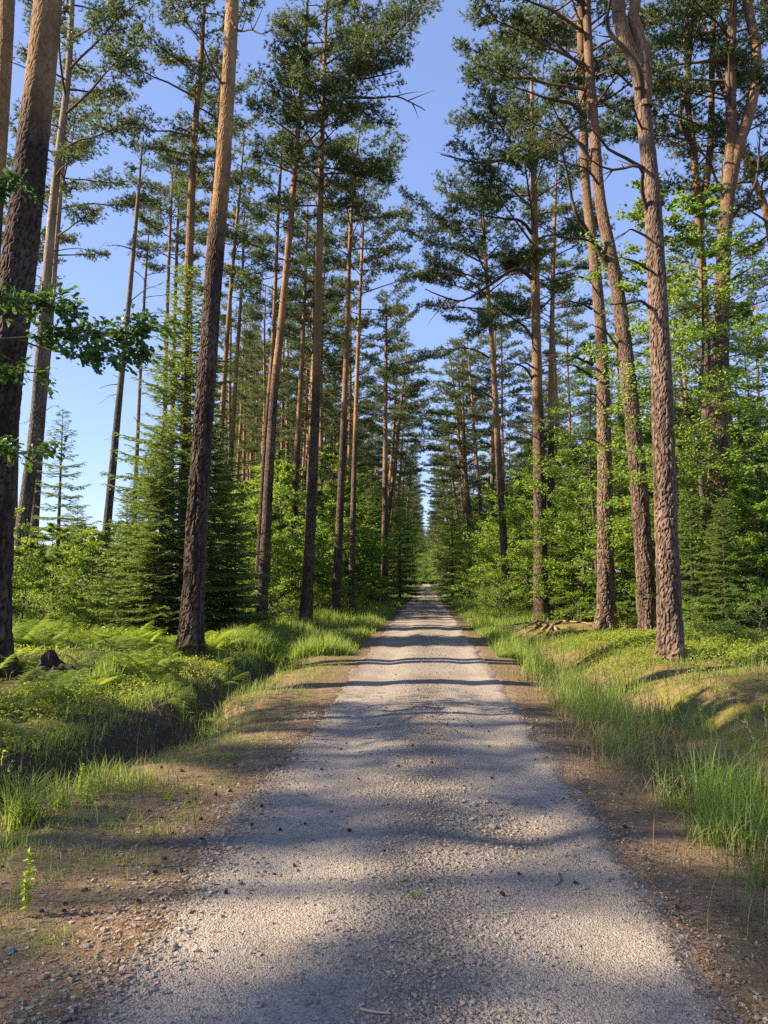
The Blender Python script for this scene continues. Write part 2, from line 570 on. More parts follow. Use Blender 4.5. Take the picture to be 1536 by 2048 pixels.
def build_ground():
    xr = list(np.arange(-7, 7.001, 0.11)) + grow(7.2, 600, 0.3, 1.22)
    xl = [-x for x in grow(7.2, 600, 0.3, 1.22)]
    X = np.array(sorted(xl) + xr)
    yb = [-y for y in grow(0.4, 300, 0.6, 1.35)]
    Y = np.array(sorted(yb) + list(np.arange(0, 26, 0.12)) + grow(26.2, 1600, 0.22, 1.06))
    XX, YY = np.meshgrid(X, Y)
    Z = gz(XX, YY)
    inner = 1 - sstep(1.0, 1.28, np.abs(XX + 0.045))
    Z = Z - 0.12 * inner
    V = np.stack([XX, YY, Z], -1).reshape(-1, 3)
    nx, ny = len(X), len(Y)
    i = np.arange(ny - 1)[:, None] * nx; j = np.arange(nx - 1)[None, :]
    Q = np.stack([i + j, i + j + 1, i + nx + j + 1, i + nx + j], -1).reshape(-1, 4)
    g = G(); g.add(V, Q=Q)
    x, y = V[:, 0], V[:, 1]
    far = sstep(18, 26, y)
    edge = 2.75 + 0.5 * vnoise(y * 0.5, y * 0 + 1, 31)
    needle = 1 - sstep(edge - 0.3, edge + 0.1, np.where(x < 0, -x, x + 0.75 - 0.25 * sstep(6, 3, y)))
    needle = np.maximum(needle * (1 - 0.55 * far), 0.7 * sstep(2.4, 3.0, x) * (1 - sstep(3.3, 4.2, x)) * (1 - far))
    soil = np.where(x < 0, sstep(-4.0, -3.75, x) * (1 - sstep(-3.0, -2.6, x)) * (1 - far), 0)
    rootbank = np.exp(-(((x - 3.6) / 0.9) ** 2 + ((y - 25.5) / 2.0) ** 2))
    moss = sstep(3.1, 3.5, x) * (1 - sstep(6, 7.5, x)) * sstep(3, 6, y) * (1 - sstep(24, 30, y))
    moss = np.maximum(moss, 0.55 * sstep(-4.6, -4.2, x) * (1 - sstep(-3.8, -3.6, x)))
    me = g.mesh('ground', [M['ground']], True, {'needle': np.maximum(needle, rootbank), 'soil': soil, 'moss': moss})
    tag(link('ground', me), kind='structure')


def build_road():
    Y = np.array([-y for y in grow(0.3, 60, 0.5, 1.25)][::-1] + list(np.arange(0, 2.0, 0.2)) + list(np.arange(2.0, 13, 0.05)) + grow(13.05, 330, 0.06, 1.03))
    s = np.linspace(-1, 1, 57)
    xl = -1.36 + 0.17 * vnoise(Y * 1.2, Y * 0, 41) + 0.12 * vnoise(Y * 5, Y * 0, 42) - 0.06
    xr = 1.19 + 0.17 * vnoise(Y * 1.2, Y * 0, 43) + 0.12 * vnoise(Y * 5, Y * 0, 44) + 0.06
    XX = (xl[:, None] * (1 - s) + xr[:, None] * (1 + s)) / 2
    YY = np.repeat(Y[:, None], len(s), 1)
    e = sstep(0.90, 1.0, np.abs(s))[None, :]
    Z = (road_z(XX, YY) + 0.012) * (1 - e) + e * (gz(XX, YY) - 0.03)
    V = np.stack([XX, YY, Z], -1).reshape(-1, 3)
    nx, ny = len(s), len(Y)
    i = np.arange(ny - 1)[:, None] * nx; j = np.arange(nx - 1)[None, :]
    Q = np.stack([i + j, i + j + 1, i + nx + j + 1, i + nx + j], -1).reshape(-1, 4)
    g = G(); g.add(V, Q=Q)
    x, y = V[:, 0], V[:, 1]
    c = np.exp(-((x + 0.02) / 0.34) ** 2) * (0.75 + 0.6 * vnoise(y * 0.7, x, 45))
    c = np.maximum(c, sstep(1.0, 1.3, np.abs(x)) * 0.9)
    c = np.maximum(c, 0.9 * np.exp(-(((x - POT[0]) / 0.5) ** 2 + ((y - POT[1]) / 0.6) ** 2)))
    me = g.mesh('road', [M['gravel']], True, {'coarse': np.clip(c, 0, 1)})
    tag(link('road', me), kind='structure')


build_ground()
build_road()

# ------------------------------------------------------------------ trees: parts
def worley_plates(th, z, nu, ch, seed):
    """cell pattern wrapped round a trunk: distance between nearest two plate centres, and a value per plate"""
    u = th / (2 * PI) * nu
    v = z / ch
    iu, iv = np.floor(u).astype(np.int64), np.floor(v).astype(np.int64)
    f1 = np.full(u.shape, 9.0); f2 = np.full(u.shape, 9.0); val = np.zeros(u.shape)
    for du in (-1, 0, 1):
        for dv in (-1, 0, 1):
            cu, cv = iu + du, iv + dv
            w = cu % nu
            px = cu + 0.5 + 0.85 * (_hash(w, cv, seed) - 0.5) + 0.5 * (cv % 2) - 0.25
            py = cv + 0.5 + 0.85 * (_hash(w, cv, seed + 1) - 0.5)
            d = np.sqrt((u - px) ** 2 + (v - py) ** 2)
            h = _hash(w, cv, seed + 2)
            near = d < f1
            f2 = np.where(near, f1, np.minimum(f2, d))
            val = np.where(near, h, val)
            f1 = np.where(near, d, f1)
    return f2 - f1, val


def vnoise_wrap(u, v, nu, seed):
    iu, iv = np.floor(u).astype(np.int64), np.floor(v).astype(np.int64)
    fu, fv = u - iu, v - iv
    fu, fv = fu * fu * (3 - 2 * fu), fv * fv * (3 - 2 * fv)
    a, b = _hash(iu % nu, iv, seed), _hash((iu + 1) % nu, iv, seed)
    c, d = _hash(iu % nu, iv + 1, seed), _hash((iu + 1) % nu, iv + 1, seed)
    return (a * (1 - fu) + b * fu) * (1 - fv) + (c * (1 - fu) + d * fu) * fv - 0.5


def trunk_mesh(P, r, mat, near, seed, stubs=()):
    """P: points from the base up (local), r: radii"""
    g = G()
    rg = np.random.default_rng(seed)
    if near:
        n = 64
        P2 = P
        U, W = frames(P2)
        a = np.arange(n) * 2 * PI / n
        z = np.concatenate([[0], np.cumsum(np.linalg.norm(np.diff(P2, axis=0), axis=1))])
        TH, ZZ = np.meshgrid(a, z)
        rr = np.repeat(r[:, None], n, 1)
        nw = 7
        wob = vnoise_wrap(TH / (2 * PI) * nw, ZZ * 2.2, nw, seed + 7)
        wob2 = vnoise_wrap(TH / (2 * PI) * 14, ZZ * 5.0, 14, seed + 8)
        TW = TH + 0.42 * wob + 0.16 * wob2
        nf = max(12, int(2 * PI * r[0] / 0.075))
        fis = np.abs(vnoise_wrap(TW / (2 * PI) * nf, ZZ * (1.5 if mat is M['bark_plate'] else 0.9), nf, seed + 9)) * 2
        fis = sstep(0.03, 0.34, fis)
        e, val = worley_plates(TW, ZZ + 0.10 * wob2, max(8, int(2 * PI * r[0] / (0.074 if mat is M['bark_plate'] else 0.056))), 0.17 if mat is M['bark_plate'] else 0.26, seed)
        e2, v2 = worley_plates(TW, ZZ, max(12, int(2 * PI * r[0] / 0.045)), 0.075, seed + 50)
        lowz = 1 - sstep(2.5, 7.5, ZZ + 3 * wob)
        plate = sstep(0.0, 0.19, e) * (1 - (0.85 if mat is not M['bark_plate'] else 0.6) * (0.35 + 0.65 * lowz) * (1 - fis))
        hz = 1 - sstep(2.5, 10, ZZ) * 0.70
        R = rr + hz * (0.024 * (plate - 1) + 0.014 * (val - 0.5) + 0.006 * sstep(0, 0.3, e2) * plate)
        R = R + rr * 0.05 * np.sin(TH * 2 + seed) * np.exp(-ZZ / 3) + 0.018 * vnoise(TH * 1.2, ZZ * 0.8, seed)
        flare = np.exp(-np.maximum(ZZ - 0.22, 0) / 0.30)
        lob = np.maximum(0, np.sin(TH * 2.0 + seed + 0.8 * np.sin(TH))) ** 2 + 0.6 * np.maximum(0, np.sin(TH * 3 + 2 * seed)) ** 2
        R = R * (1 + flare * (0.20 + 0.55 * lob))
        V = P2[:, None, :] + R[..., None] * (np.cos(a)[None, :, None] * U[:, None, :] + np.sin(a)[None, :, None] * W[:, None, :])
        m = len(P2)
        i = np.arange(m - 1)[:, None] * n; j = np.arange(n)[None, :]; k = (j + 1) % n
        Q = np.stack([i + j, i + k, i + n + k, i + n + j], -1).reshape(-1, 4)
        g.add(V.reshape(-1, 3), Q=Q, tint=(0.6 * val + 0.4 * v2).ravel())
        plates = plate.ravel() * (0.55 + 0.45 * sstep(0, 0.25, e2).ravel())
    else:
        rr = r.copy()
        z = np.concatenate([[0], np.cumsum(np.linalg.norm(np.diff(P, axis=0), axis=1))])
        rr = rr * (1 + 0.45 * np.exp(-z / 0.45))
        V, Q = tube(P, rr, 14, 0.07, rg)
        g.add(V, Q=Q)
        plates = np.ones(len(V))
    # short broken branch stubs belong to the trunk
    for (t, az, L, rad) in stubs:
        i = int(t * (len(P) - 1))
        d = np.array([math.cos(az), math.sin(az), rg.uniform(-0.1, 0.45)])
        q0 = P[i] + d * r[i] * 0.5
        pts = [q0, q0 + d * (r[i] * 0.5 + L * 0.5), q0 + d * (r[i] * 0.5 + L) + np.array([0, 0, rg.uniform(-0.15, 0.2) * L])]
        V, Q = tube(catmull(pts, 0.12), np.linspace(rad, rad * 0.45, len(catmull(pts, 0.12))), 5)
        g.add(V, Q=Q, tint=0.2)
        plates = np.concatenate([plates, np.full(len(V), 0.1)])
    return g.mesh('trunk', [mat], not near, {'plate': plates})


def needle_tufts(g, C, D, rg, k=11, ln=0.135, w=0.0150, spread=1.05):
    """clusters of needles at points C growing along D"""
    n = len(C)
    if n == 0: return
    C = np.repeat(C, k, 0); D = np.repeat(D, k, 0)
    d = unit(D + spread * unit(rg.normal(size=(n * k, 3))))
    l = ln * (0.7 + 0.6 * rg.random(n * k))[:, None]
    s = unit(np.cross(d, rg.normal(size=(n * k, 3)))) * w
    b = C + d * 0.01
    tip = b + d * l
    V = np.stack([b - s, b + s, tip], 1).reshape(-1, 3)
    T = np.arange(n * k * 3).reshape(-1, 3)
    t = np.repeat(np.clip(rg.normal(0.45, 0.22, n), 0, 1), k)
    g.add(V, T=T, tint=np.repeat(t, 3))


def pine_limb(gb, base, az, L, el, r0, rg, tc, td, dens=1.0, bare=0.35):
    """one living limb: curved axis, side branchlets, tuft points collected into tc/td"""
    n = 7
    d = np.array([math.cos(az), math.sin(az), 0.0])
    s = np.array([-d[1], d[0], 0.0])
    t = np.linspace(0, 1, n)
    bend = rg.uniform(-0.25, 0.25)
    up = math.tan(el)
    P = base + np.outer(t * L, d) + np.outer(bend * L * t ** 2, s)
    P[:, 2] += L * (up * t * 0.9 - 0.22 * t ** 2 + 0.12 * t ** 3) + rg.normal(0, 0.03 * L, n) * t
    V, Q = tube(P, r0 * (1 - 0.82 * t), 5)
    gb.add(V, Q=Q)
    nb = max(4, int(L * 5.0 * dens))
    for q in range(nb):
        u = bare + (1 - bare) * (q + rg.random()) / nb
        p = np.array([np.interp(u, t, P[:, c]) for c in range(3)])
        l = (0.30 + 0.38 * L * (1.05 - u)) * rg.uniform(0.6, 1.25)
        side = -1 if q % 2 else 1
        dd = unit(d * rg.uniform(0.5, 1.1) + side * s * rg.uniform(0.4, 1.1) + np.array([0, 0, rg.uniform(-0.1, 0.5)]))
        m = 4
        tt = np.linspace(0, 1, m)
        B = p + np.outer(tt * l, dd)
        B[:, 2] += 0.18 * l * tt ** 2
        V, Q = tube(B, 0.011 * (1 - 0.6 * tt) + 0.002, 3)
        gb.add(V, Q=Q)
        k = max(4, int(l * 20 * dens))
        uu = rg.uniform(0.25, 1.0, k)
        c = np.stack([np.interp(uu, tt, B[:, a]) for a in range(3)], -1) + rg.normal(0, 0.075 + 0.05 * l, (k, 3)) * np.array([1, 1, 0.6])
        tc.append(c)
        td.append(unit(np.tile(dd, (k, 1)) * 0.8 + np.array([0, 0, 0.55]) + rg.normal(0, 0.35, (k, 3))))
    # tip
    k = max(3, int(6 * dens))
    tc.append(P[-1] + rg.normal(0, 0.09, (k, 3)))
    td.append(unit(np.tile(d, (k, 1)) + np.array([0, 0, 0.5]) + rg.normal(0, 0.3, (k, 3))))


def pine_crown(P, r, z0, H, cr, rg, dens=1.0, side=None, nl=26, nk=11):
    """limbs mesh data and needle mesh data for a stem P (local) with radii r"""
    gb, gn = G(), G()
    tc, td = [], []
    zs = P[:, 2]
    az = rg.uniform(0, 6.28)
    for q in range(nl):
        f = (q + rg.random() * 0.8) / nl
        z = z0 + (H - z0) * f * 0.985
        base = np.array([np.interp(z, zs, P[:, c]) for c in range(3)])
        rad = np.interp(z, zs, r)
        az += 2.4 + rg.uniform(-0.5, 0.5)
        prof = (0.55 + 1.3 * f) if f < 0.28 else (1.0 - 0.80 * ((f - 0.28) / 0.72) ** 1.3)
        L = cr * prof * rg.uniform(0.7, 1.2)
        if side is not None:
            L *= 1.0 + 0.40 * math.cos(az - side)
        el = math.radians(rg.uniform(-5, 22) + 38 * f)
        pine_limb(gb, base, az, max(L, 0.4), el, min(0.05, rad * 0.5) * (0.5 + 0.35 * L / 2.5), rg, tc, td, dens, 0.42 if f < 0.35 else 0.25)
    tc = np.vstack(tc); td = np.vstack(td)
    needle_tufts(gn, tc, td, rg, nk)
    return gb, gn


def dead_branch_mesh(P, r0, rg, twigs=3):
    g = G()
    C = catmull(P, 0.16)
    t = np.linspace(0, 1, len(C))
    C = C + rg.normal(0, 0.012, C.shape) * t[:, None]
    V, Q = tube(C, r0 * (1 - 0.78 * t), 6)
    g.add(V, Q=Q)
    L = np.linalg.norm(C[-1] - C[0])
    for k in range(twigs):
        u = rg.uniform(0.35, 0.95)
        i = int(u * (len(C) - 1))
        d = unit(C[min(i + 1, len(C) - 1)] - C[i - 1] + 1e-6)
        d = unit(d + rg.normal(0, 0.55, 3))
        l = L * rg.uniform(0.12, 0.32)
        B = C[i] + np.outer(np.linspace(0, 1, 4) * l, d) + np.outer(np.linspace(0, 1, 4) ** 2, rg.normal(0, 0.08, 3) * l)
        V, Q = tube(B, np.linspace(r0 * 0.35, 0.003, 4), 4)
        g.add(V, Q=Q)
    return g.mesh('branch', [M['dead']], True)


def find_ground(px, py):
    """Y at which the ground shows at this photo pixel"""
    Y = np.arange(4, 80, 0.1)
    d = _R @ np.array([(px - IMG_W / 2) / FPX, -(py - IMG_H / 2) / FPX, -1.0])
    d = d / d[1]
    h = np.nonzero(CAM_H + d[2] * Y <= gz(d[0] * Y, Y))[0]
    return float(Y[h[0]]) if len(h) else 60.0


def make_pine(label, path, w, Y=None, H=23.0, mat='bark', near=False, crown0=None, cr=2.4, side=None, nl=26,
              dens=1.0, dead=(), rdead=0, seed=1, group=None, snag=False, forks=(), name='pine_tree', nk=11, stubs=14, taper=0.74):
    rg = np.random.default_rng(seed)
    if Y is None:
        Y = find_ground(*path[0])
    pts = [unproj(x, y, Y) for x, y in path]
    b = pts[0]
    gzb = float(gz(b[0], b[1]))
    base = np.array([b[0], b[1], gzb])
    loc = [p - base for p in pts]
    loc[0] = np.array([0, 0, -0.25])
    # go on above the last point in the same direction, straightening
    last = loc[-1]
    if last[2] < H:
        d = unit(loc[-1] - loc[-2]) * np.array([0.6, 0.6, 1])
        d = d / d[2]
        lean = rg.normal(0, 0.012)
        for zz in np.linspace(last[2], H, 4)[1:]:
            q = last + d * (zz - last[2]) + np.array([0, lean * (zz - last[2]), 0])
            loc.append(q)
    lo = [loc[0]]
    for i, p in enumerate(loc[1:]):
        lo.append(p + np.array([0, rg.normal(0, 0.03), 0]))
    P = catmull(lo, 0.038 if near else 0.45)
    dist = math.hypot(b[0], Y)
    r0 = w / FPX * dist / 2
    t = np.clip(P[:, 2] / H, 0, 1)
    r = r0 * (1 - taper * t ** 0.9) * (1 - 0.6 * sstep(0.85, 1.0, t)) + 0.006
    if near and P[-1, 2] > 15.5:
        k = np.searchsorted(P[:, 2], 15.5)
        hi, lowp = P[k::12], P[:k]
        P = np.vstack([lowp, hi]); r = np.concatenate([r[:k], r[k::12]])
    T = thing(name, label, 'tree', base, group)
    st = [(rg.uniform(0.12, 0.75), rg.uniform(0, 6.28), rg.uniform(0.05, 0.30), rg.uniform(0.008, 0.016)) for _ in range(stubs)]
    part('trunk', trunk_mesh(P, r, M[mat], near, seed, st), T)
    if crown0 is None: crown0 = H * 0.6
    for (pp, wr, *_) in forks:
        F = [unproj(x, y, Y) - base for x, y in pp]
        d = unit(F[-1] - F[-2]); F.append(F[-1] + d * 2.5 + np.array([0, 0, 1.0])); F.append(F[-1] + np.array([d[0], 0, 1.6]))
        C = catmull(F, 0.2)
        tt = np.linspace(0, 1, len(C))
        g = G(); V, Q = tube(C, wr / FPX * dist / 2 * (1 - 0.6 * tt), 14, 0.05, rg); g.add(V, Q=Q)
        part('fork', g.mesh('fork', [M['bark_brown']], True), T)
    for (pp, wr) in dead:
        D = [unproj(x, y, Y) - base for x, y in pp]
        D = [q + np.array([0, -0.25 * k * (0.5 + rg.random()) * (1 if k else 0), 0]) for k, q in enumerate(D)]
        part('branch', dead_branch_mesh(D, wr / FPX * dist / 2, rg, 4), T)
    for k in range(rdead):
        z = rg.uniform(0.40, 1.0) * crown0
        c = np.array([np.interp(z, P[:, 2], P[:, a]) for a in range(3)])
        az = rg.uniform(0, 6.28); L = rg.uniform(0.7, 2.2) * (0.6 + 0.5 * z / crown0)
        d = np.array([math.cos(az), math.sin(az), rg.uniform(-0.05, 0.4)])
        D = [c, c + d * L * 0.5, c + d * L + np.array([0, 0, -0.22 * L * rg.random()])]
        part('branch', dead_branch_mesh(D, rg.uniform(0.012, 0.028), rg, 3), T)
    if not snag:
        gb, gn = pine_crown(P, r, crown0, H, cr, rg, dens * 1.18, side, int(nl * 1.2), 8)
        part('limbs', gb.mesh('limbs', [M['limb']], True), T)['kind'] = 'stuff'
        part('crown', gn.mesh('crown', [M['needle']]), T)
    return T


# ------------------------------------------------------------------ the pines one can tell apart
LG = None
L_, R_ = PI, 0.0          # crowns reach further towards the light over the road
S = 1.0


def px(crop, pts, k=2.926):
    return [(crop[0] + x / k, crop[1] + y / k) for x, y in pts]


c3 = (1024, 0)
make_pine('massive dark pine trunk cut off by the top left corner',
          [(-78, 1345), (-45, 900), (-12, 400), (14, 0)], 46, Y=14.5, mat='bark_dark', near=True, H=22, crown0=15, nl=12, seed=101, stubs=6)
make_pine('widest pine trunk on the left bank, its shaggy left edge sunlit',
          [(-30, 1336), (-12, 900), (27, 600), (66, 300), (97, 0)], 77, Y=11.6, mat='bark_dark', near=True, H=23, crown0=16, cr=2.5, nl=12, seed=102, stubs=4)
make_pine('grey pine with sunlit straight stem and high crown just right of the thickest left trunk',
          [(31, 1245), (42, 1093), (68, 871), (83, 700), (96, 513), (115, 342), (135, 171), (141, 80)], 26, mat='bark_grey', H=24.5, crown0=14.2, cr=2.7, nl=24, seed=103, rdead=5, side=0.3)
make_pine('slimmer grey pine standing close behind the right side of the grey sunlit pine',
          [(61, 1225), (66, 1093), (81, 871), (96, 700), (111, 513), (125, 342)], 18, mat='bark_grey', H=23, crown0=14.0, cr=3.2, nl=18, seed=104, rdead=4, side=-0.2)
make_pine('reddish thin pine seen just past the right edge of the widest left trunk',
          [(24, 1225), (36, 700), (44, 500)], 13, Y=38, H=24, crown0=15, seed=105, rdead=2)
make_pine('pale leaning dead pine with bare broken top against open sky on the left',
          [(193, 1232), (215, 1040), (235, 830), (258, 600), (275, 400), (285, 300)], 18, mat='bark_grey', H=19.0, crown0=17.4, cr=0.9, nl=4, seed=106, rdead=11, side=0)
make_pine('very thin bleached pine, nearly branchless, right of the pale leaning dead pine',
          [(262, 1195), (278, 800), (292, 550), (303, 400)], 10, Y=40, mat='bark_grey', H=21.5, crown0=20, cr=0.7, nl=4, seed=107, rdead=9, taper=0.6)
make_pine('left one of two close slim pale pines rising behind the big spruce',
          [(322, 1190), (334, 640), (345, 330)], 13, Y=38, H=24.5, crown0=17.5, cr=2.5, nl=22, seed=108, rdead=3)
make_pine('right one of two close slim pale pines rising behind the big spruce',
          [(338, 1190), (349, 640), (360, 330)], 13, Y=39.5, H=25.0, crown0=17, cr=2.4, nl=22, seed=109, rdead=3)
make_pine('sunlit golden pine rising out of the top of the big spruce',
          [(366, 1220), (375, 640), (387, 300), (402, 120)], 27, Y=25.5, mat='bark', H=24, crown0=15.6, cr=2.6, nl=26, seed=110, rdead=5, side=PI)
make_pine('thin red pine just left behind the dark rough pine at the ditch',
          [(388, 1215), (408, 640), (431, 330), (438, 200)], 16, Y=31, H=24, crown0=17.5, cr=2.0, nl=20, seed=111, rdead=3)
make_pine('tall rough pine, dark below and golden above, standing on the left ditch edge',
          [(381, 1306), (395, 1000), (418, 700), (433, 480), (449, 300), (463, 0)], 45, mat='bark_dark', near=True, H=23.5, crown0=14.0, cr=2.4, seed=112, stubs=8,
          dead=[([(462, 40), (485, 85), (520, 110), (552, 135)], 7), ([(452, 180), (430, 150), (414, 100)], 6)])
make_pine('slim pine seen between the dark rough pine and the next dark stem, bare below',
          [(425, 1200), (446, 800), (463, 560), (474, 450)], 15, Y=34, H=22.5, crown0=14.5, cr=2.1, nl=22, seed=113, rdead=5)
make_pine('thin background pine close right of the slim bare pine',
          [(444, 1195), (463, 900), (476, 690), (484, 560)], 13, Y=40, H=22, crown0=14, cr=2.0, nl=20, seed=114, rdead=4)
make_pine('dark straight pine at the left ditch whose stem turns golden halfway up',
          [(522, 1247), (536, 1000), (549, 780), (561, 660), (585, 400), (602, 180), (612, 60)], 22, mat='bark', H=25.0, crown0=15.0, cr=2.7, nl=30, seed=115, rdead=6, side=0)
make_pine('thin pine hugging the left side of the dark straight stem turning golden',
          [(512, 1210), (530, 900), (545, 700), (556, 450), (564, 290)], 14, Y=31, H=22, crown0=12.5, cr=2.2, nl=26, seed=116, rdead=5)
make_pine('middling red pine left of the nearest pine of the left grass verge',
          [(582, 1216), (592, 950), (605, 700), (615, 430)], 16, mat='bark', H=22, crown0=13.5, cr=2.2, nl=26, seed=117, rdead=4)
make_pine('bright orange upper stem of a pine standing behind the left verge trees',
          [(600, 1190), (612, 960), (625, 740), (636, 560)], 13, Y=45, H=22.5, crown0=14.0, cr=2.2, nl=24, seed=118, rdead=3)
make_pine('straight pine of the left grass verge with a heavy dark crown leaning over the road',
          [(610, 1247), (623, 1000), (635, 700), (641, 400), (646, 200), (652, 50)], 24, mat='bark', H=24.5, crown0=15.6, cr=3.5, nl=29, seed=119, rdead=2, side=R_, dens=1.1,
          dead=[([(637, 350), (660, 325), (690, 332), (715, 340)], 5), ([(640, 235), (665, 215), (700, 205), (750, 215), (800, 240), (850, 255)], 8), ([(641, 190), (680, 170), (740, 178), (800, 170)], 7),
                ([(634, 300), (655, 285), (680, 262)], 4), ([(636, 375), (660, 355), (690, 365)], 4)])
make_pine('pine with a slight kink and layered open crown, second in line on the left verge',
          [(670, 1237), (681, 1000), (693, 700), (700, 480), (714, 300), (728, 225)], 18, mat='bark', H=22.5, crown0=15.2, cr=2.7, nl=24, seed=120, rdead=3, side=R_)
make_pine('slim pine closest to the right of the kinked pine on the left verge',
          [(702, 1224), (707, 1000), (716, 700), (727, 440)], 13.5, mat='bark', H=21.5, crown0=13.0, cr=2.3, nl=28, seed=121, rdead=3, side=R_)
make_pine('pale pine by itself at the left verge where the foliage wall meets the grass',
          [(768, 1212), (770, 1000), (771, 830), (772, 700)], 15, mat='bark', H=20.5, crown0=11.0, cr=3.2, nl=27, seed=122, rdead=2, side=R_, dens=1.1)

# right side
make_pine('nearest right-hand pine with coarse plated bark and a forked top',
          [(1343, 1316), (1332, 1000), (1320, 700), (1304, 400), (1290, 230), (1278, 140), (1252, 85), (1238, 30), (1236, 0)], 46, mat='bark_plate', near=True, H=21, crown0=13.5, cr=3.0, nl=16, seed=131, side=L_, stubs=3,
          forks=[([(1291, 215), (1290, 130), (1277, 70), (1266, 30), (1274, -10)], 26)],
          dead=[(px(c3, [(795, 1000), (650, 960), (540, 930), (420, 910), (330, 880)]), 8), (px(c3, [(800, 1270), (740, 1160), (690, 1090), (550, 1085), (330, 1100)]), 9),
                (px(c3, [(760, 600), (720, 480), (640, 370), (530, 250), (530, 150), (525, 0)]), 14), (px(c3, [(780, 1380), (700, 1390), (620, 1440), (540, 1500)]), 5),
                (px(c3, [(800, 1580), (700, 1560), (620, 1580), (540, 1610)]), 6), (px(c3, [(820, 1820), (740, 1780), (640, 1810), (500, 1860)]), 7),
                (px(c3, [(780, 790), (730, 740), (640, 730)]), 6), (px(c3, [(815, 810), (870, 840), (910, 920), (1010, 1000), (1080, 1020)]), 5), (px(c3, [(700, 505), (590, 495), (520, 480), (480, 465)]), 6)])
make_pine('leaning plated pine directly behind the nearest right-hand pine, its stem bending left',
          [(1299, 1272), (1280, 1000), (1250, 700), (1226, 530), (1201, 400), (1187, 250), (1177, 100), (1173, 0)], 36, mat='bark_plate', near=True, H=22.5, crown0=13.6, cr=3.3, nl=28, seed=132, side=L_, stubs=6,
          dead=[(px(c3, [(590, 1560), (520, 1500), (440, 1450), (270, 1465), (160, 1465)]), 9), (px(c3, [(560, 1560), (440, 1380), (350, 1300), (330, 1200), (240, 970)]), 11),
                (px(c3, [(465, 950), (380, 850), (290, 780), (190, 720)]), 8), (px(c3, [(430, 690), (350, 640), (200, 620), (0, 600)]), 9), (px(c3, [(440, 430), (330, 350), (220, 290)]), 6),
                (px(c3, [(440, 270), (380, 150), (330, 80)]), 6), (px(c3, [(420, 100), (380, 50), (200, 40), (0, 60)]), 9), (px(c3, [(630, 2050), (540, 1960), (440, 1935)]), 6),
                (px(c3, [(440, 600), (540, 600), (640, 570), (700, 555)]), 7), (px(c3, [(540, 1130), (490, 1080), (400, 1060), (220, 1050)]), 6)])
make_pine('plated pine in front of the fallen log, a little left of the leaning pine',
          [(1212, 1257), (1210, 1000), (1203, 700), (1187, 510), (1173, 380), (1168, 280)], 33, mat='bark_plate', near=True, H=23, crown0=14.5, cr=2.8, nl=24, seed=133, side=L_, stubs=4,
          dead=[([(1192, 757), (1168, 747), (1140, 744), (1115, 752)], 6), ([(1186, 730), (1160, 722), (1130, 725), (1085, 722)], 7), ([(1202, 892), (1186, 884), (1150, 886), (1120, 900)], 5),
                ([(1195, 790), (1160, 792), (1130, 806)], 4), ([(1184, 618), (1155, 614), (1115, 618)], 6), ([(1180, 560), (1150, 558), (1110, 575)], 5)])
make_pine('straight reddish pine above the bare root bank at the right verge, many dead side branches',
          [(1082, 1240), (1080, 1000), (1073, 700), (1068, 400), (1063, 150), (1061, 60)], 30, mat='bark', H=23.0, crown0=12.0, cr=4.0, nl=28, seed=134, rdead=26, side=L_, dens=1.05,
          dead=[([(1066, 760), (1045, 738), (1010, 735)], 6), ([(1066, 735), (1045, 730), (1015, 745)], 5), ([(1072, 690), (1050, 660), (1010, 640), (970, 625)], 6), ([(1068, 560), (1030, 545), (980, 575), (920, 610), (850, 605)], 9),
                ([(1066, 470), (1040, 450), (1000, 445), (950, 455)], 8), ([(1065, 330), (1030, 320), (960, 335), (880, 320)], 9), ([(1078, 620), (1100, 600), (1130, 560)], 5)])
make_pine('slim pine close behind the right side of the reddish root-bank pine',
          [(1104, 1222), (1102, 950), (1103, 700), (1109, 450), (1113, 350)], 17, mat='bark', H=22.5, crown0=13.5, cr=2.4, nl=24, seed=135, rdead=8)
make_pine('thinnest pine of the three together at the right root bank',
          [(1121, 1214), (1118, 950), (1108, 700), (1104, 560)], 13, mat='bark', H=20, crown0=12.5, cr=2.2, nl=22, seed=136, rdead=6)
make_pine('slender curved pine nearest to the road on the right, arching dead twigs and airy crown',
          [(1016, 1230), (1002, 1000), (986, 720), (974, 560), (966, 440), (964, 380)], 17, mat='bark', H=20.8, crown0=13.2, cr=3.5, nl=30, seed=137, rdead=3, side=L_, taper=0.68,
          dead=[([(979, 716), (955, 704), (920, 703), (880, 715)], 4), ([(990, 800), (955, 780), (915, 777), (893, 792)], 4), ([(983, 740), (955, 735), (930, 737)], 3), ([(1000, 1007), (975, 1004), (952, 1005)], 3), ([(975, 640), (940, 622), (900, 615)], 4), ([(970, 590), (930, 560), (890, 555)], 4)])
make_pine('stout dark pine far right whose trunk divides into two heavy stems',
          [(1430, 1230), (1434, 1000), (1440, 700), (1446, 520), (1454, 400), (1463, 290), (1461, 180), (1463, 90), (1466, 0)], 42, Y=22, mat='bark_plate', near=True, H=21, crown0=15.0, cr=3.0, nl=24, seed=138, rdead=6, side=L_,
          forks=[([(1456, 390), (1474, 300), (1496, 235), (1510, 165), (1511, 90), (1494, 0)], 25)],
          dead=[([(1462, 300), (1455, 190), (1443, 120), (1410, 80), (1385, 45)], 7), ([(1455, 420), (1425, 370), (1395, 340), (1350, 320)], 7), ([(1468, 430), (1500, 380), (1512, 280), (1508, 250)], 7), ([(1462, 560), (1500, 540), (1536, 520)], 5), ([(1452, 640), (1490, 620), (1536, 610)], 5)])
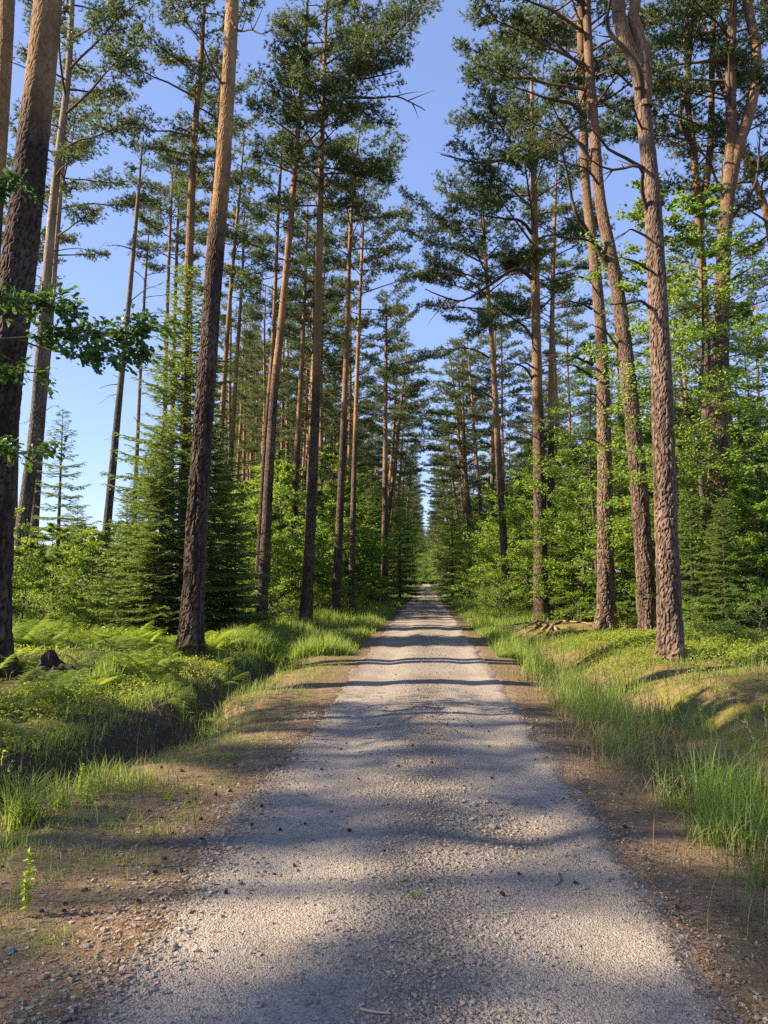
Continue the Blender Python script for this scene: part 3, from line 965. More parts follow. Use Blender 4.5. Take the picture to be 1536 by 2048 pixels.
make_pine('crooked twin-stemmed pine just left of the stout dividing pine',
          [(1412, 1230), (1414, 900), (1408, 600), (1396, 440), (1388, 300), (1376, 210), (1374, 120), (1372, 0)], 25, Y=24.5, mat='bark_brown', H=22, crown0=14.5, cr=2.8, nl=24, seed=139, rdead=8,
          forks=[([(1396, 470), (1416, 340), (1422, 260), (1424, 120), (1427, 20)], 15), ([(1390, 300), (1360, 240), (1372, 180), (1380, 110)], 10)])
make_pine('orange pine stem leaning in at the right edge of the view',
          [(1585, 1230), (1570, 800), (1540, 470), (1515, 370), (1495, 330)], 24, Y=24, mat='bark', H=20, crown0=12, cr=2.6, nl=20, seed=140, rdead=4, side=L_)
make_pine('orange sunlit slim pine deep in the right-hand wood, seen past the curved pine',
          [(942, 1190), (938, 1050), (930, 900), (926, 800)], 9, Y=62, mat='bark', H=21, crown0=13, cr=2.3, nl=22, seed=141, rdead=3)
make_pine('second orange pine deep in the right-hand wood, close left of the curved pine',
          [(986, 1190), (983, 1040), (985, 950), (988, 850)], 12, Y=52, mat='bark', H=20, crown0=11.5, cr=2.4, nl=24, seed=142, rdead=4)

MARKS = [(-60, 'the corner pine'), (0, 'the widest pine'), (35, 'the grey sunlit pine'), (62, 'the slimmer grey pine'), (195, 'the leaning dead pine'), (268, 'the bleached thin pine'), (366, 'the golden pine'), (381, 'the dark rough pine'),
         (440, 'the slim bare pine'), (522, 'the dark straight pine'), (583, 'the middling red pine'), (610, 'the heavy-crowned verge pine'), (670, 'the kinked verge pine'), (702, 'the slim verge pine'), (768, 'the pale lone pine'), (850, 'the road end'),
         (940, 'the deep orange pine'), (986, 'the second orange pine'), (1016, 'the slender curved pine'), (1082, 'the root-bank pine'), (1104, 'the slim root-bank pine'), (1121, 'the thinnest root-bank pine'), (1212, 'the pine at the log'),
         (1299, 'the leaning plated pine'), (1343, 'the nearest plated pine'), (1412, 'the crooked twin-stemmed pine'), (1434, 'the stout dividing pine'), (1536, 'the right edge of view')]


def where(x, z=0):
    a = min(MARKS, key=lambda m: abs(m[0] - x))
    e = x - a[0]
    return ('straight behind ' if abs(e) < 9 else 'behind, just right of ' if 0 < e < 28 else 'behind, just left of ' if -28 < e < 0 else 'well right of ' if e > 0 else 'well left of ') + a[1]


def depth_word(Y):
    return '' if Y < 30 else 'farther ' if Y < 42 else 'distant ' if Y < 60 else 'far-off '


ORD = ['first', 'second', 'third', 'fourth', 'fifth', 'sixth', 'seventh', 'eighth', 'ninth', 'tenth']


# ------------------------------------------------------------------ the pines farther off: five kinds, copied
PROTO = []


def proto_pine(seed, H, crown0, cr, r0, nl, mat):
    rg = np.random.default_rng(seed)
    P = np.stack([np.zeros(6), np.zeros(6), np.linspace(-0.25, H, 6)], -1)
    P[1:, :2] += rg.normal(0, 0.10, (5, 2)).cumsum(0) * 0.6
    P = catmull(P, 0.9)
    t = np.clip(P[:, 2] / H, 0, 1)
    r = r0 * (1 - 0.74 * t ** 0.9) * (1 - 0.6 * sstep(0.85, 1, t)) + 0.006
    T = thing('pine_tree', 'slim pine', 'tree', (0, 0, -50))
    st = [(rg.uniform(0.2, 0.7), rg.uniform(0, 6.28), rg.uniform(0.1, 0.5), 0.014) for _ in range(14)]
    part('trunk', trunk_mesh(P, r, M[mat], False, seed, st), T)
    gb, gn = pine_crown(P, r, crown0, H, cr, rg, 1.1, None, nl, 8)
    part('limbs', gb.mesh('limbs', [M['limb']], True), T)['kind'] = 'stuff'
    part('crown', gn.mesh('crown', [M['needle']]), T)
    return T


for a in ((201, 22, 10.5, 2.4, 0.17, 36, 'bark'), (202, 23, 12.5, 2.3, 0.19, 32, 'bark'), (203, 20.5, 8.5, 2.6, 0.16, 40, 'bark'), (204, 22.5, 11.0, 2.7, 0.20, 36, 'bark'), (205, 21.5, 12.0, 2.0, 0.15, 30, 'bark')):
    PROTO.append(proto_pine(*a))
used = [False] * 5


def place(protos, used, k, loc, rz, s, label, group, tilt=(0, 0)):
    p = protos[k]
    if not used[k]:
        used[k] = True
        p.location = loc; p.rotation_euler = (tilt[0], tilt[1], rz); p.scale = (s, s, s) if np.isscalar(s) else s
        p['label'] = label
        if group: p['group'] = group
        return p
    return dup(p, loc, rz, s, label, group, tilt)


rng = np.random.default_rng(77)
taken = []


def free(x, y, d):
    for a, b in taken:
        if (a - x) ** 2 + (b - y) ** 2 < d * d:
            return False
    taken.append((x, y))
    return True


def bgpine(x, y, side, lab=None, grp=None, wide=1.0, lean=0.0):
    z = float(gz(x, y)) - 0.05
    sd = 'left' if side < 0 else 'right'
    if lab is None:
        lab = depth_word(y) + 'slim pine of the ' + sd + ' stand, ' + where(proj((x, y, 2))[0])
    grp = grp or ('pines receding along the left side' if side < 0 else 'pines receding along the right side')
    place(PROTO, used, int(rng.integers(5)), (x, y, z), rng.uniform(-0.6, 0.6) if lean else rng.uniform(0, 6.28), tuple(rng.uniform(0.9, 1.08) * np.array([wide, wide, 1.0])), lab, grp, (rng.normal(0, 0.012), lean + rng.normal(0, 0.015)))


# roadside rows
for side in (-1, 1):
    y = 52 if side < 0 else 50
    nrow = 0
    while y < 300:
        x = side * ((4.9 if y < 56 else 4.15) + rng.uniform(-0.5, 0.6))
        sd = 'left' if side < 0 else 'right'
        row = (ORD[nrow] + ' slim pine in the ' + sd + ' roadside row ' + ('beyond the pale lone pine' if side < 0 else 'beyond the slender curved pine')) if nrow < 10 else 'tiny far pine in the ' + sd + ' roadside row near the vanishing point'
        nrow += 1
        taken.append((x, y)); bgpine(x, y, side, row, None, 1.0 if y < 56 else 1.3, 0.0 if y < 58 else -side * 0.085)
        y += rng.uniform(4.5, 8.5) * (1 + y / 250)
# the stands behind
n = 0
for _ in range(4000):
    y = 40 + 130 * rng.random() ** 1.25
    x = -rng.uniform(6, 34)
    if x < -0.262 * y: continue
    if free(x, y, 2.7):
        bgpine(x, y, -1); n += 1
    if n > 175: break
n = 0
for _ in range(4000):
    y = rng.uniform(38, 170)
    x = rng.uniform(6.5, 50)
    if x > 0.43 * y: continue
    if free(x, y, 4.2):
        bgpine(x, y, 1); n += 1
    if n > 85: break
# closing the far end of the road
for k in range(16):
    bgpine(rng.uniform(-14, 14), rng.uniform(318, 350), -1 if k % 2 else 1, 'far pine closing off the end of the road', 'pines at the road end')
# the stand left of the view whose long shadows cross the road
for (x, y) in [(-12, 0.4), (-20.5, 2.6), (-23, 6.2), (-24.5, -2.4), (-28, 0.9), (-26, 4.4), (-21.5, -0.6), (-30, -3.6), (-27, -0.9)]:
    place(PROTO, used, int(rng.integers(5)), (x, y, float(gz(x, y)) - 0.05), rng.uniform(0, 6.28), 1.0, 'pine outside the left edge of the view, casting its shadow over the road', 'shading pines on the left')

# ------------------------------------------------------------------ spruces
def spruce(seed, h, rmax, base=0.25, sp=0.30, nb=7):
    rg = np.random.default_rng(seed)
    g, gb = G(), G()
    t = np.linspace(0, 1, 12)
    P = np.stack([0 * t, 0 * t, -0.1 + t * (h + 0.1)], -1)
    V, Q = tube(P, (0.022 * h * 0.55 + 0.02) * (1 - 0.96 * t), 9); gb.add(V, Q=Q)
    Vs, ts = [], []
    z = base
    while z < h - 0.12:
        f = z / h
        L0 = rmax * (1 - f) ** 0.80 * (1 + 0.10 * math.sin(z * 2.1 + seed)) + 0.12
        m = nb if f < 0.85 else 5
        a0 = rg.uniform(0, 6.28)
        for q in range(m):
            az = a0 + q * 2 * PI / m + rg.normal(0, 0.15)
            L = L0 * rg.uniform(0.62, 1.2)
            d = np.array([math.cos(az), math.sin(az), 0]); s = np.array([-d[1], d[0], 0])
            tt = np.linspace(0, 1, 6)
            el = -0.10 + 0.75 * f ** 2
            B = np.array([0, 0, z + rg.uniform(-0.08, 0.08)]) + np.outer(tt * L, d)
            B[:, 2] += L * (el * tt - 0.28 * (1 - f) * tt + 0.30 * (1 - f) * tt ** 2)
            V, Q = tube(B, 0.006 + 0.010 * L * (1 - tt), 3); gb.add(V, Q=Q)
            # branchlets in a flat spray
            k = max(5, int(L * 15))
            us = (np.arange(k) + rg.random(k)) / k * 0.86 + 0.12
            segs = [(B[-1] - d * 0.12, d, 0.16, 1.0)]
            for i, u in enumerate(us):
                p = np.array([np.interp(u, tt, B[:, c]) for c in range(3)])
                sd = 1 if i % 2 else -1
                l = (0.10 + 0.34 * L * (1 - u) * 0.9 + 0.06) * rg.uniform(0.7, 1.2)
                dd = unit(d * 0.75 + sd * s * rg.uniform(0.7, 1.0) + np.array([0, 0, rg.uniform(-0.35, 0.02)]))
                segs.append((p, dd, l, u))
                if l > 0.32:
                    e = p + dd * l * 0.5
                    segs.append((e, unit(dd + d * 0.8), l * 0.5, u)); segs.append((e, unit(dd - d * 0.25 + sd * s * 0.3), l * 0.45, u))
            for (p, dd, l, u) in segs:
                n = max(4, int(l / 0.026))
                uu = (np.arange(n) + 0.5) / n
                c = p + np.outer(uu * l, dd)
                side = unit(np.cross(dd, np.array([0, 0, 1.0])))
                sg = np.where(np.arange(n) % 2, 1, -1)[:, None]
                nd = unit(dd * 0.75 + sg * side * (0.8 + 0.3 * rg.random((n, 1))) + np.array([0, 0, 0.25]) + rg.normal(0, 0.22, (n, 3)))
                w = unit(np.cross(nd, np.array([0, 0, 1.0]) + rg.normal(0, 0.5, (n, 3)))) * 0.0225
                ln = (0.068 * (0.8 + 0.4 * rg.random((n, 1))))
                Vs.append(np.stack([c - w, c + w, c + nd * ln], 1).reshape(-1, 3))
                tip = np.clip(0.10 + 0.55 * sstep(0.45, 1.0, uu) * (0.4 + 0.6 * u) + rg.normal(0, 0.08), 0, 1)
                ts.append(np.repeat(tip, 3))
        z += sp * rg.uniform(0.8, 1.2) * (0.6 + 0.4 * (1 - f) + 0.1)
    V = np.vstack(Vs)
    g.add(V, T=np.arange(len(V)).reshape(-1, 3), tint=np.concatenate(ts))
    T = thing('spruce_tree', 'young spruce', 'tree', (0, 0, -50))
    part('trunk', gb.mesh('trunk', [M['stem']], True), T)
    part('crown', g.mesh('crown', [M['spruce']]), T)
    return T


def put(p, pxy, Y, rz=0.0, s=1.0, label=None, group=None, tilt=(0, 0)):
    q = unproj(pxy, 1165, Y)
    if p.name.startswith('young_') and Y > 30 and group != 'far trees arching over the road':
        lim = 3.5 + 1.3 * (s if np.isscalar(s) else 1)
        if abs(q[0]) < lim: q[0] = math.copysign(lim, q[0])
    loc = (q[0], Y, float(gz(q[0], Y)) - 0.04)
    if not p.get('used'):
        p['used'] = 1
        p.location = loc; p.rotation_euler = (tilt[0], tilt[1], rz); p.scale = (s, s, s) if np.isscalar(s) else s
        p['label'] = label
        if group: p['group'] = group
        return p
    return dup(p, loc, rz, s, label, group, tilt)


SP_BIG = spruce(301, 10.0, 2.55, 0.45, 0.30, 8)
SP_MID = spruce(302, 5.6, 1.45, 0.25, 0.27, 7)
SP_SMALL = spruce(303, 2.6, 1.05, 0.12, 0.20, 7)
SP_OPEN = spruce(304, 7.6, 1.9, 1.2, 0.42, 5)
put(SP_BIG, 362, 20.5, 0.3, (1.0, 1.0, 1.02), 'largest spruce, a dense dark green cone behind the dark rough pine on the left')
put(SP_BIG, 425, 25.5, 2.1, (0.72, 0.72, 0.72), 'dark spruce half hidden behind the right side of the largest spruce')
put(SP_BIG, 296, 25.0, 4.0, (0.8, 0.8, 0.60), 'shorter broad spruce at the left foot of the largest spruce')
put(SP_OPEN, 113, 27.0, 1.0, 1.0, 'slender open spruce with a pointed leader against the sky at far left')
put(SP_BIG, 318, 19.0, 2.0, 0.55, 'bright green half-grown spruce leaning on the left side of the largest spruce')
put(SP_MID, 250, 22.0, 2.0, 0.70, 'low spruce among the shrubs near the pale leaning dead pine')
put(SP_MID, 470, 21.0, 4.0, 0.55, 'low dark spruce in the shade right of the dark rough pine')
put(SP_MID, 150, 25.0, 5.0, 0.7, 'low spruce under the slender open spruce')
put(SP_SMALL, 300, 19.3, 0.5, 0.8, 'small bright spruce seedling at the foot of the largest spruce')
put(SP_MID, 800, 62, 1.0, 1.5, 'dark spruce by the left verge near the far end of the road')
put(SP_BIG, 745, 52, 1.0, 0.9, 'tall spruce beside the pale lone pine on the left verge')
put(SP_MID, 1385, 19.5, 1.5, 0.72, 'bright low spruce right of the nearest right-hand pine, sprays hanging low')
put(SP_MID, 1450, 18.5, 3.5, 0.6, 'low spruce with yellow-green tips at the back edge of the bright bilberry patch')
put(SP_MID, 1250, 26.0, 0.3, 0.85, 'yellow-green spruce behind the fallen log between the two plated pines')
put(SP_MID, 1160, 31.0, 2.3, 1.25, 'spruce with drooping sprays left of the pine at the fallen log')
put(SP_BIG, 1335, 26.0, 5.3, 0.62, 'spruce seen between the nearest pine and the stout dividing pine')
put(SP_BIG, 1065, 41.0, 0.9, 0.85, 'spruce filling the gap behind the reddish root-bank pine')
put(SP_MID, 905, 66, 0.4, 1.7, 'dark spruce at the right verge far down the road')
put(SP_BIG, 1010, 52, 2.4, 1.0, 'tall spruce behind the slender curved pine')
put(SP_MID, 1530, 21.0, 2.8, 1.0, 'spruce at the right edge of the view behind the bilberries')

# ------------------------------------------------------------------ broadleaved young trees
def leaves(g, C, D, rg, size, flat=0.55):
    n = len(C)
    d = unit(D + 0.7 * rg.normal(size=(n, 3)) * np.array([1, 1, 0.6]))
    up = unit(np.array([0, 0, 1.0]) * flat * 2 + rg.normal(size=(n, 3)) * 0.55)
    s = unit(np.cross(d, up))
    nn = np.cross(s, d)
    l = size * (0.65 + 0.7 * rg.random((n, 1)))
    w = l * 0.38
    a = C; b = C + d * l * 0.5 + s * w + nn * w * 0.35; c = C + d * l - nn * l * 0.08; e = C + d * l * 0.5 - s * w + nn * w * 0.35
    V = np.stack([a, b, c, e], 1).reshape(-1, 3)
    i = np.arange(n)[:, None] * 4
    T = np.concatenate([i + np.array([[0, 1, 2]]), i + np.array([[0, 2, 3]])])
    t = np.clip(rg.normal(0.45, 0.2, n), 0, 1)
    g.add(V, T=T, tint=np.repeat(t, 4))


def broadleaf(seed, h, spread, nleaf, c0=0.12, size=0.075, name='young_beech', prof='round', r0=None):
    rg = np.random.default_rng(seed)
    gb, g = G(), G()
    t = np.linspace(0, 1, 9)
    P = np.stack([0 * t, 0 * t, -0.1 + t * h], -1)
    P[1:, :2] += rg.normal(0, 0.045 * spread, (8, 2)).cumsum(0)
    r0 = r0 or 0.011 * h + 0.012
    V, Q = tube(P, r0 * (1 - 0.9 * t), 7); gb.add(V, Q=Q)
    nb = int(h * 5 + 10)
    az = 0
    per = nleaf // nb
    for q in range(nb):
        f = c0 + (1 - c0) * (q + rg.random()) / nb
        az += 2.4 + rg.normal(0, 0.4)
        pr = math.sin(PI * min(1, (f - c0 * 0.4) / (1 - c0 * 0.4) * 0.82 + 0.16)) if prof == 'round' else (1.05 - f) ** 0.7
        L = spread * max(0.18, pr) * rg.uniform(0.65, 1.2)
        base = np.array([np.interp(f, t, P[:, c]) for c in range(3)])
        d = np.array([math.cos(az), math.sin(az), rg.uniform(-0.25, 0.75) + 0.5 * f])
        tt = np.linspace(0, 1, 5)
        B = base + np.outer(tt * L, d); B[:, 2] -= 0.38 * L * tt ** 2
        B += rg.normal(0, 0.05 * L, B.shape) * tt[:, None]
        V, Q = tube(B, (0.004 + 0.008 * L) * (1 - 0.85 * tt), 4); gb.add(V, Q=Q)
        s = unit(np.array([-d[1], d[0], 0]))
        m = 7
        cs, ds = [], []
        for k in range(m):
            u = rg.uniform(0.25, 1.0)
            p = np.array([np.interp(u, tt, B[:, c]) for c in range(3)])
            dd = unit(d * np.array([1, 1, 0.4]) + s * rg.uniform(-1.2, 1.2) + np.array([0, 0, rg.uniform(-0.35, 0.5)]))
            l = L * rg.uniform(0.22, 0.5)
            e = p + dd * l
            V, Q = tube(np.stack([p, (p + e) / 2 + [0, 0, 0.02], e]), np.array([0.006, 0.004, 0.002]), 3); gb.add(V, Q=Q)
            n = max(3, int(per / m * rg.uniform(0.6, 1.4)))
            uu = rg.random((n, 1)) ** 0.7
            c = p + dd * l * uu * 1.1 + rg.normal(0, 0.5, (n, 3)) * np.array([1, 1, 0.6]) * (0.10 + 0.12 * l)
            cs.append(c); ds.append(np.tile(dd, (n, 1)) + np.sign(rg.normal(size=(n, 1))) * np.cross(dd, [0, 0, 1]) * 0.8)
        leaves(g, np.vstack(cs), np.vstack(ds), rg, size)
    T = thing(name, 'young tree', 'tree', (0, 0, -50))
    part('trunk', gb.mesh('trunk', [M['stem']], True), T)
    part('crown', g.mesh('crown', [M['leaf']]), T)
    return T


BL = [broadleaf(401, 6.5, 2.1, 17000, 0.04, 0.10), broadleaf(402, 8.5, 2.3, 20000, 0.06, 0.10), broadleaf(403, 4.2, 1.7, 12000, 0.03, 0.09), broadleaf(404, 12.5, 2.2, 11000, 0.28, 0.10, 'young_oak', 'round', 0.10),
      broadleaf(405, 7.5, 1.6, 11000, 0.06, 0.09, 'young_beech', 'cone')]
SHRUB = [broadleaf(411, 1.7, 1.15, 3000, 0.03, 0.06, 'leafy_shrub'), broadleaf(412, 1.1, 0.9, 2000, 0.03, 0.055, 'leafy_shrub'), broadleaf(413, 2.4, 1.4, 4200, 0.03, 0.065, 'leafy_shrub')]
for s_ in SHRUB: s_['category'] = 'shrub'

rng = np.random.default_rng(5)
RW = 'young broadleaf tree in the green wall of foliage on the right'
RG = 'young trees of the right foliage wall'
LW = 'bright young broadleaf tree between the pine stems on the left'
LG2 = 'young trees between the left stems'
# right foliage wall
for (x, Y, k, s) in [(1040, 37, 0, 1.0), (1060, 33, 2, 1.0), (1130, 36, 1, 1.0), (1095, 38, 0, 1.1), (1165, 29, 0, 0.95), (1190, 33, 1, 0.95), (1240, 29, 1, 0.85), (1270, 24.5, 2, 1.0),
                     (1290, 30, 0, 1.2), (1180, 38, 4, 1.1), (1330, 31, 1, 0.95), (1375, 23.5, 0, 0.95), (1400, 28, 1, 0.9), (1440, 26.5, 0, 1.1), (1475, 23, 1, 0.72), (1505, 27, 0, 1.15),
                     (1540, 24, 1, 0.75), (1350, 36, 4, 1.2), (1450, 34, 1, 1.0), (1530, 34, 1, 1.05), (1580, 28, 0, 1.0), (1420, 20.5, 2, 0.8), (1510, 20, 2, 0.9), (1240, 40, 1, 1.1),
                     (1010, 44, 0, 0.9), (975, 50, 2, 1.1), (1060, 50, 1, 1.0), (1140, 46, 1, 1.0), (1215, 50, 1, 1.1), (1320, 45, 1, 1.05), (1400, 46, 1, 1.0), (1500, 45, 1, 1.1), (1590, 40, 1, 1.1)]:
    put(BL[k], x, Y, rng.uniform(0, 6.28), s * rng.uniform(0.93, 1.07), depth_word(Y) + ('bushy' if k == 2 else 'slim' if k == 4 else 'tall' if k == 1 else 'rounded') + ' young broadleaf tree, ' + where(x), RG)
put(BL[3], 1352, 20.5, 0.4, 0.98, 'tall thin oak sapling with leaf tufts right beside the nearest right-hand pine')
put(BL[3], 1196, 26.5, 2.2, 0.78, 'oak sapling whose leaves cover the stem of the pine at the fallen log')
put(BL[3], 1418, 20.8, 3.0, 0.95, 'oak sapling with leaves climbing in front of the stout dividing pine')
put(BL[3], 1500, 27.0, 5.0, 0.9, 'pale leafy oak sapling near the right edge of the view')
put(SHRUB[2], 985, 33.5, 1.0, 1.0, 'dark green bush beside the grass right of the road, left of the slender curved pine')
put(SHRUB[2], 966, 38.0, 2.0, 1.15, 'rounded bush at the right verge behind the dark green bush')
put(SHRUB[0], 1003, 30.5, 3.0, 0.9, 'low bush at the left foot of the slender curved pine')
# left: between the stems
for (x, Y, k, s) in [(455, 33, 0, 0.9), (490, 36, 2, 1.1), (545, 33, 2, 1.0), (560, 38, 0, 1.1), (600, 36, 2, 1.0), (575, 44, 1, 1.0), (640, 39, 0, 0.95), (655, 44, 1, 1.05), (690, 46, 0, 1.1),
                     (715, 43, 2, 1.1), (740, 46, 0, 0.9), (765, 56, 1, 1.1), (785, 60, 0, 1.1), (700, 60, 1, 1.2), (640, 58, 1, 1.15), (720, 54, 4, 1.4), (500, 50, 1, 0.8), (810, 72, 0, 1.2), (795, 84, 1, 1.2),
                     (820, 95, 1, 1.1), (665, 36, 2, 0.6), (745, 66, 1, 1.3), (600, 52, 4, 1.3), (530, 56, 0, 1.0), (816, 120, 1, 1.3), (830, 150, 1, 1.4), (440, 48, 2, 1.0), (470, 40, 0, 0.95), (520, 43, 1, 0.85), (505, 47, 0, 1.1), (550, 50, 1, 0.95), (430, 41, 0, 0.8), (480, 58, 1, 1.0), (580, 58, 1, 1.1)]:
    put(BL[k], x, Y, rng.uniform(0, 6.28), s * rng.uniform(0.93, 1.07), depth_word(Y) + ('bushy' if k == 2 else 'slim' if k == 4 else 'tall' if k == 1 else 'rounded') + ' bright broadleaf tree, ' + where(x), LG2)
# right side down the road
for (x, Y, k, s) in [(930, 58, 0, 1.1), (905, 72, 1, 1.1), (915, 85, 1, 1.2), (895, 98, 1, 1.3), (885, 125, 1, 1.3), (950, 70, 1, 1.2), (990, 62, 1, 1.1), (935, 50, 2, 0.9), (875, 160, 1, 1.4)]:
    put(BL[k], x, Y, rng.uniform(0, 6.28), s * rng.uniform(0.93, 1.07), depth_word(Y) + ('bushy' if k == 2 else 'tall' if k == 1 else 'rounded') + ' roadside broadleaf tree, ' + where(x), 'young trees far along the right verge')
for (X, Y, k, s) in [(-4.9, 92, 3, 1.25), (5.0, 104, 3, 1.3), (-4.6, 118, 3, 1.4), (4.6, 132, 3, 1.4), (-4.4, 150, 3, 1.45), (4.4, 172, 3, 1.45), (-4.2, 205, 3, 1.5), (4.4, 225, 3, 1.5), (-4.2, 262, 3, 1.5), (4.3, 280, 3, 1.5), (-5.2, 86, 1, 1.35), (5.4, 98, 1, 1.35), (-5.0, 108, 1, 1.45), (5.0, 122, 1, 1.45), (-4.7, 140, 1, 1.6), (4.8, 155, 1, 1.6), (-4.5, 178, 1, 1.7), (4.6, 195, 1, 1.7), (-4.4, 222, 1, 1.8), (4.5, 248, 1, 1.8), (-4.3, 288, 1, 1.9)]:
    put(BL[k], proj((X, Y, 1.65))[0], Y, rng.uniform(0, 6.28), s, ('nearest ' if Y < 100 else '') + 'tree arching over the far road from the ' + ('left' if X < 0 else 'right') + (', at the dark end' if Y > 160 else ''), 'far trees arching over the road')
for (X, Y, s) in [(-6, 318, 2.2), (-3, 326, 2.4), (-0.6, 334, 2.6), (1.8, 330, 2.4), (4.2, 322, 2.3), (7, 316, 2.2), (-1.8, 345, 2.7), (2.8, 348, 2.7)]:
    put(BL[1], proj((X, Y, 1.65))[0], Y, rng.uniform(0, 6.28), s, 'far broadleaf tree closing the dark end of the road', 'far trees arching over the road')
for (X, Y, s) in [(-1.5, 335, 1.5), (1.8, 340, 1.4), (-4.5, 330, 1.3), (5, 332, 1.6), (0.2, 350, 1.7)]:
    put(SP_BIG, proj((X, Y, 1.65))[0], Y, rng.uniform(0, 6.28), s, 'dark spruce closing the far end of the road', 'dark spruces at the road end')
# left: the bright shrubs below the open sky
for (x, Y, k, s) in [(45, 21, 2, 0.62), (110, 22.5, 0, 0.48), (185, 24, 2, 0.75), (230, 27, 0, 0.55), (160, 31, 2, 0.8), (60, 34, 0, 0.6), (250, 34, 2, 0.85), (20, 26, 2, 0.7), (205, 38, 0, 0.62), (120, 42, 0, 0.65), (280, 40, 2, 1.0), (-20, 20, 0, 0.5)]:
    put(BL[k], x, Y, rng.uniform(0, 6.28), s * rng.uniform(0.93, 1.07), depth_word(Y) + ('bushy' if k == 2 else 'low') + ' tree under the sky gap, ' + where(x), 'bright young trees under the left sky gap')
for (x, Y) in [(-60, 70), (40, 75), (130, 72), (210, 80), (290, 76), (370, 82), (450, 80), (90, 95), (250, 100), (330, 105), (520, 90), (0, 90), (170, 60), (310, 60), (410, 66)]:
    put(BL[int(rng.integers(0, 2))], x, Y, rng.uniform(0, 6.28), rng.uniform(0.62, 0.8), 'small skyline tree far behind the left stand, ' + where(x), 'distant young trees behind the left stand')
for (x, Y, k, s) in [(480, 29, 0, 0.9), (500, 31, 1, 1.0), (560, 30, 1, 1.2), (640, 33, 0, 0.8), (690, 38, 0, 0.9), (735, 40, 0, 0.8), (430, 24, 1, 0.8), (90, 19.5, 0, 0.7), (210, 20.5, 1, 0.9), (160, 20, 1, 0.8), (655, 35, 1, 0.9), (750, 44, 2, 0.9), (590, 31, 1, 0.7)]:
    put(SHRUB[k], x, Y, rng.uniform(0, 6.28), s, ('low' if k == 1 else 'large' if k == 2 else 'round') + ' leafy shrub on the left, ' + where(x), 'shrubs under the left pines')
for (x, Y, k, s) in [(1395, 17.6, 1, 0.8), (1460, 16.8, 1, 0.75), (1520, 17.2, 0, 0.7), (1250, 24, 1, 0.8), (1150, 28, 1, 1.0), (1045, 33, 1, 0.9), (1320, 21.5, 0, 0.7), (1500, 19, 0, 0.8)]:
    put(SHRUB[k], x, Y, rng.uniform(0, 6.28), s, ('low' if k == 1 else 'round') + ' leafy shrub before the right foliage wall, beside ' + min(MARKS, key=lambda m: abs(m[0] - x))[1], 'shrubs before the right foliage wall')

# oak whose branch hangs into the view at the upper left
OAKLOBE = np.array([(0, 0), (0.16, 0.10), (0.20, 0.28), (0.13, 0.34), (0.29, 0.50), (0.19, 0.60), (0.30, 0.78), (0.14, 0.86), (0, 1.0), (-0.14, 0.86), (-0.30, 0.78), (-0.19, 0.60), (-0.29, 0.50), (-0.13, 0.34), (-0.20, 0.28), (-0.16, 0.10)])


def oak_leaves(g, C, D, rg, size):
    n = len(C)
    d = unit(D + 0.6 * rg.normal(size=(n, 3)))
    up = unit(np.array([0, 0, 1.2]) + rg.normal(size=(n, 3)) * 0.6)
    s = unit(np.cross(d, up)); nn = np.cross(s, d)
    l = (size * (0.7 + 0.6 * rg.random(n)))[:, None, None]
    sh = OAKLOBE[None]
    V = C[:, None, :] + l * (sh[..., 0:1] * s[:, None, :] + sh[..., 1:2] * d[:, None, :] + (np.abs(sh[..., 0:1]) * 0.5 - 0.12 * sh[..., 1:2] ** 2) * nn[:, None, :])
    m = len(OAKLOBE)
    tri = np.array([(0, 1, 15), (1, 2, 15), (15, 2, 14), (2, 3, 14), (14, 3, 13), (3, 5, 13), (3, 4, 5), (13, 5, 11), (13, 11, 12), (5, 7, 11), (5, 6, 7), (11, 7, 9), (11, 9, 10), (7, 8, 9)])
    T = (np.arange(n)[:, None, None] * m + tri[None]).reshape(-1, 3)
    g.add(V.reshape(-1, 3), T=T, tint=np.repeat(np.clip(rg.normal(0.45, 0.25, n), 0, 1), m))


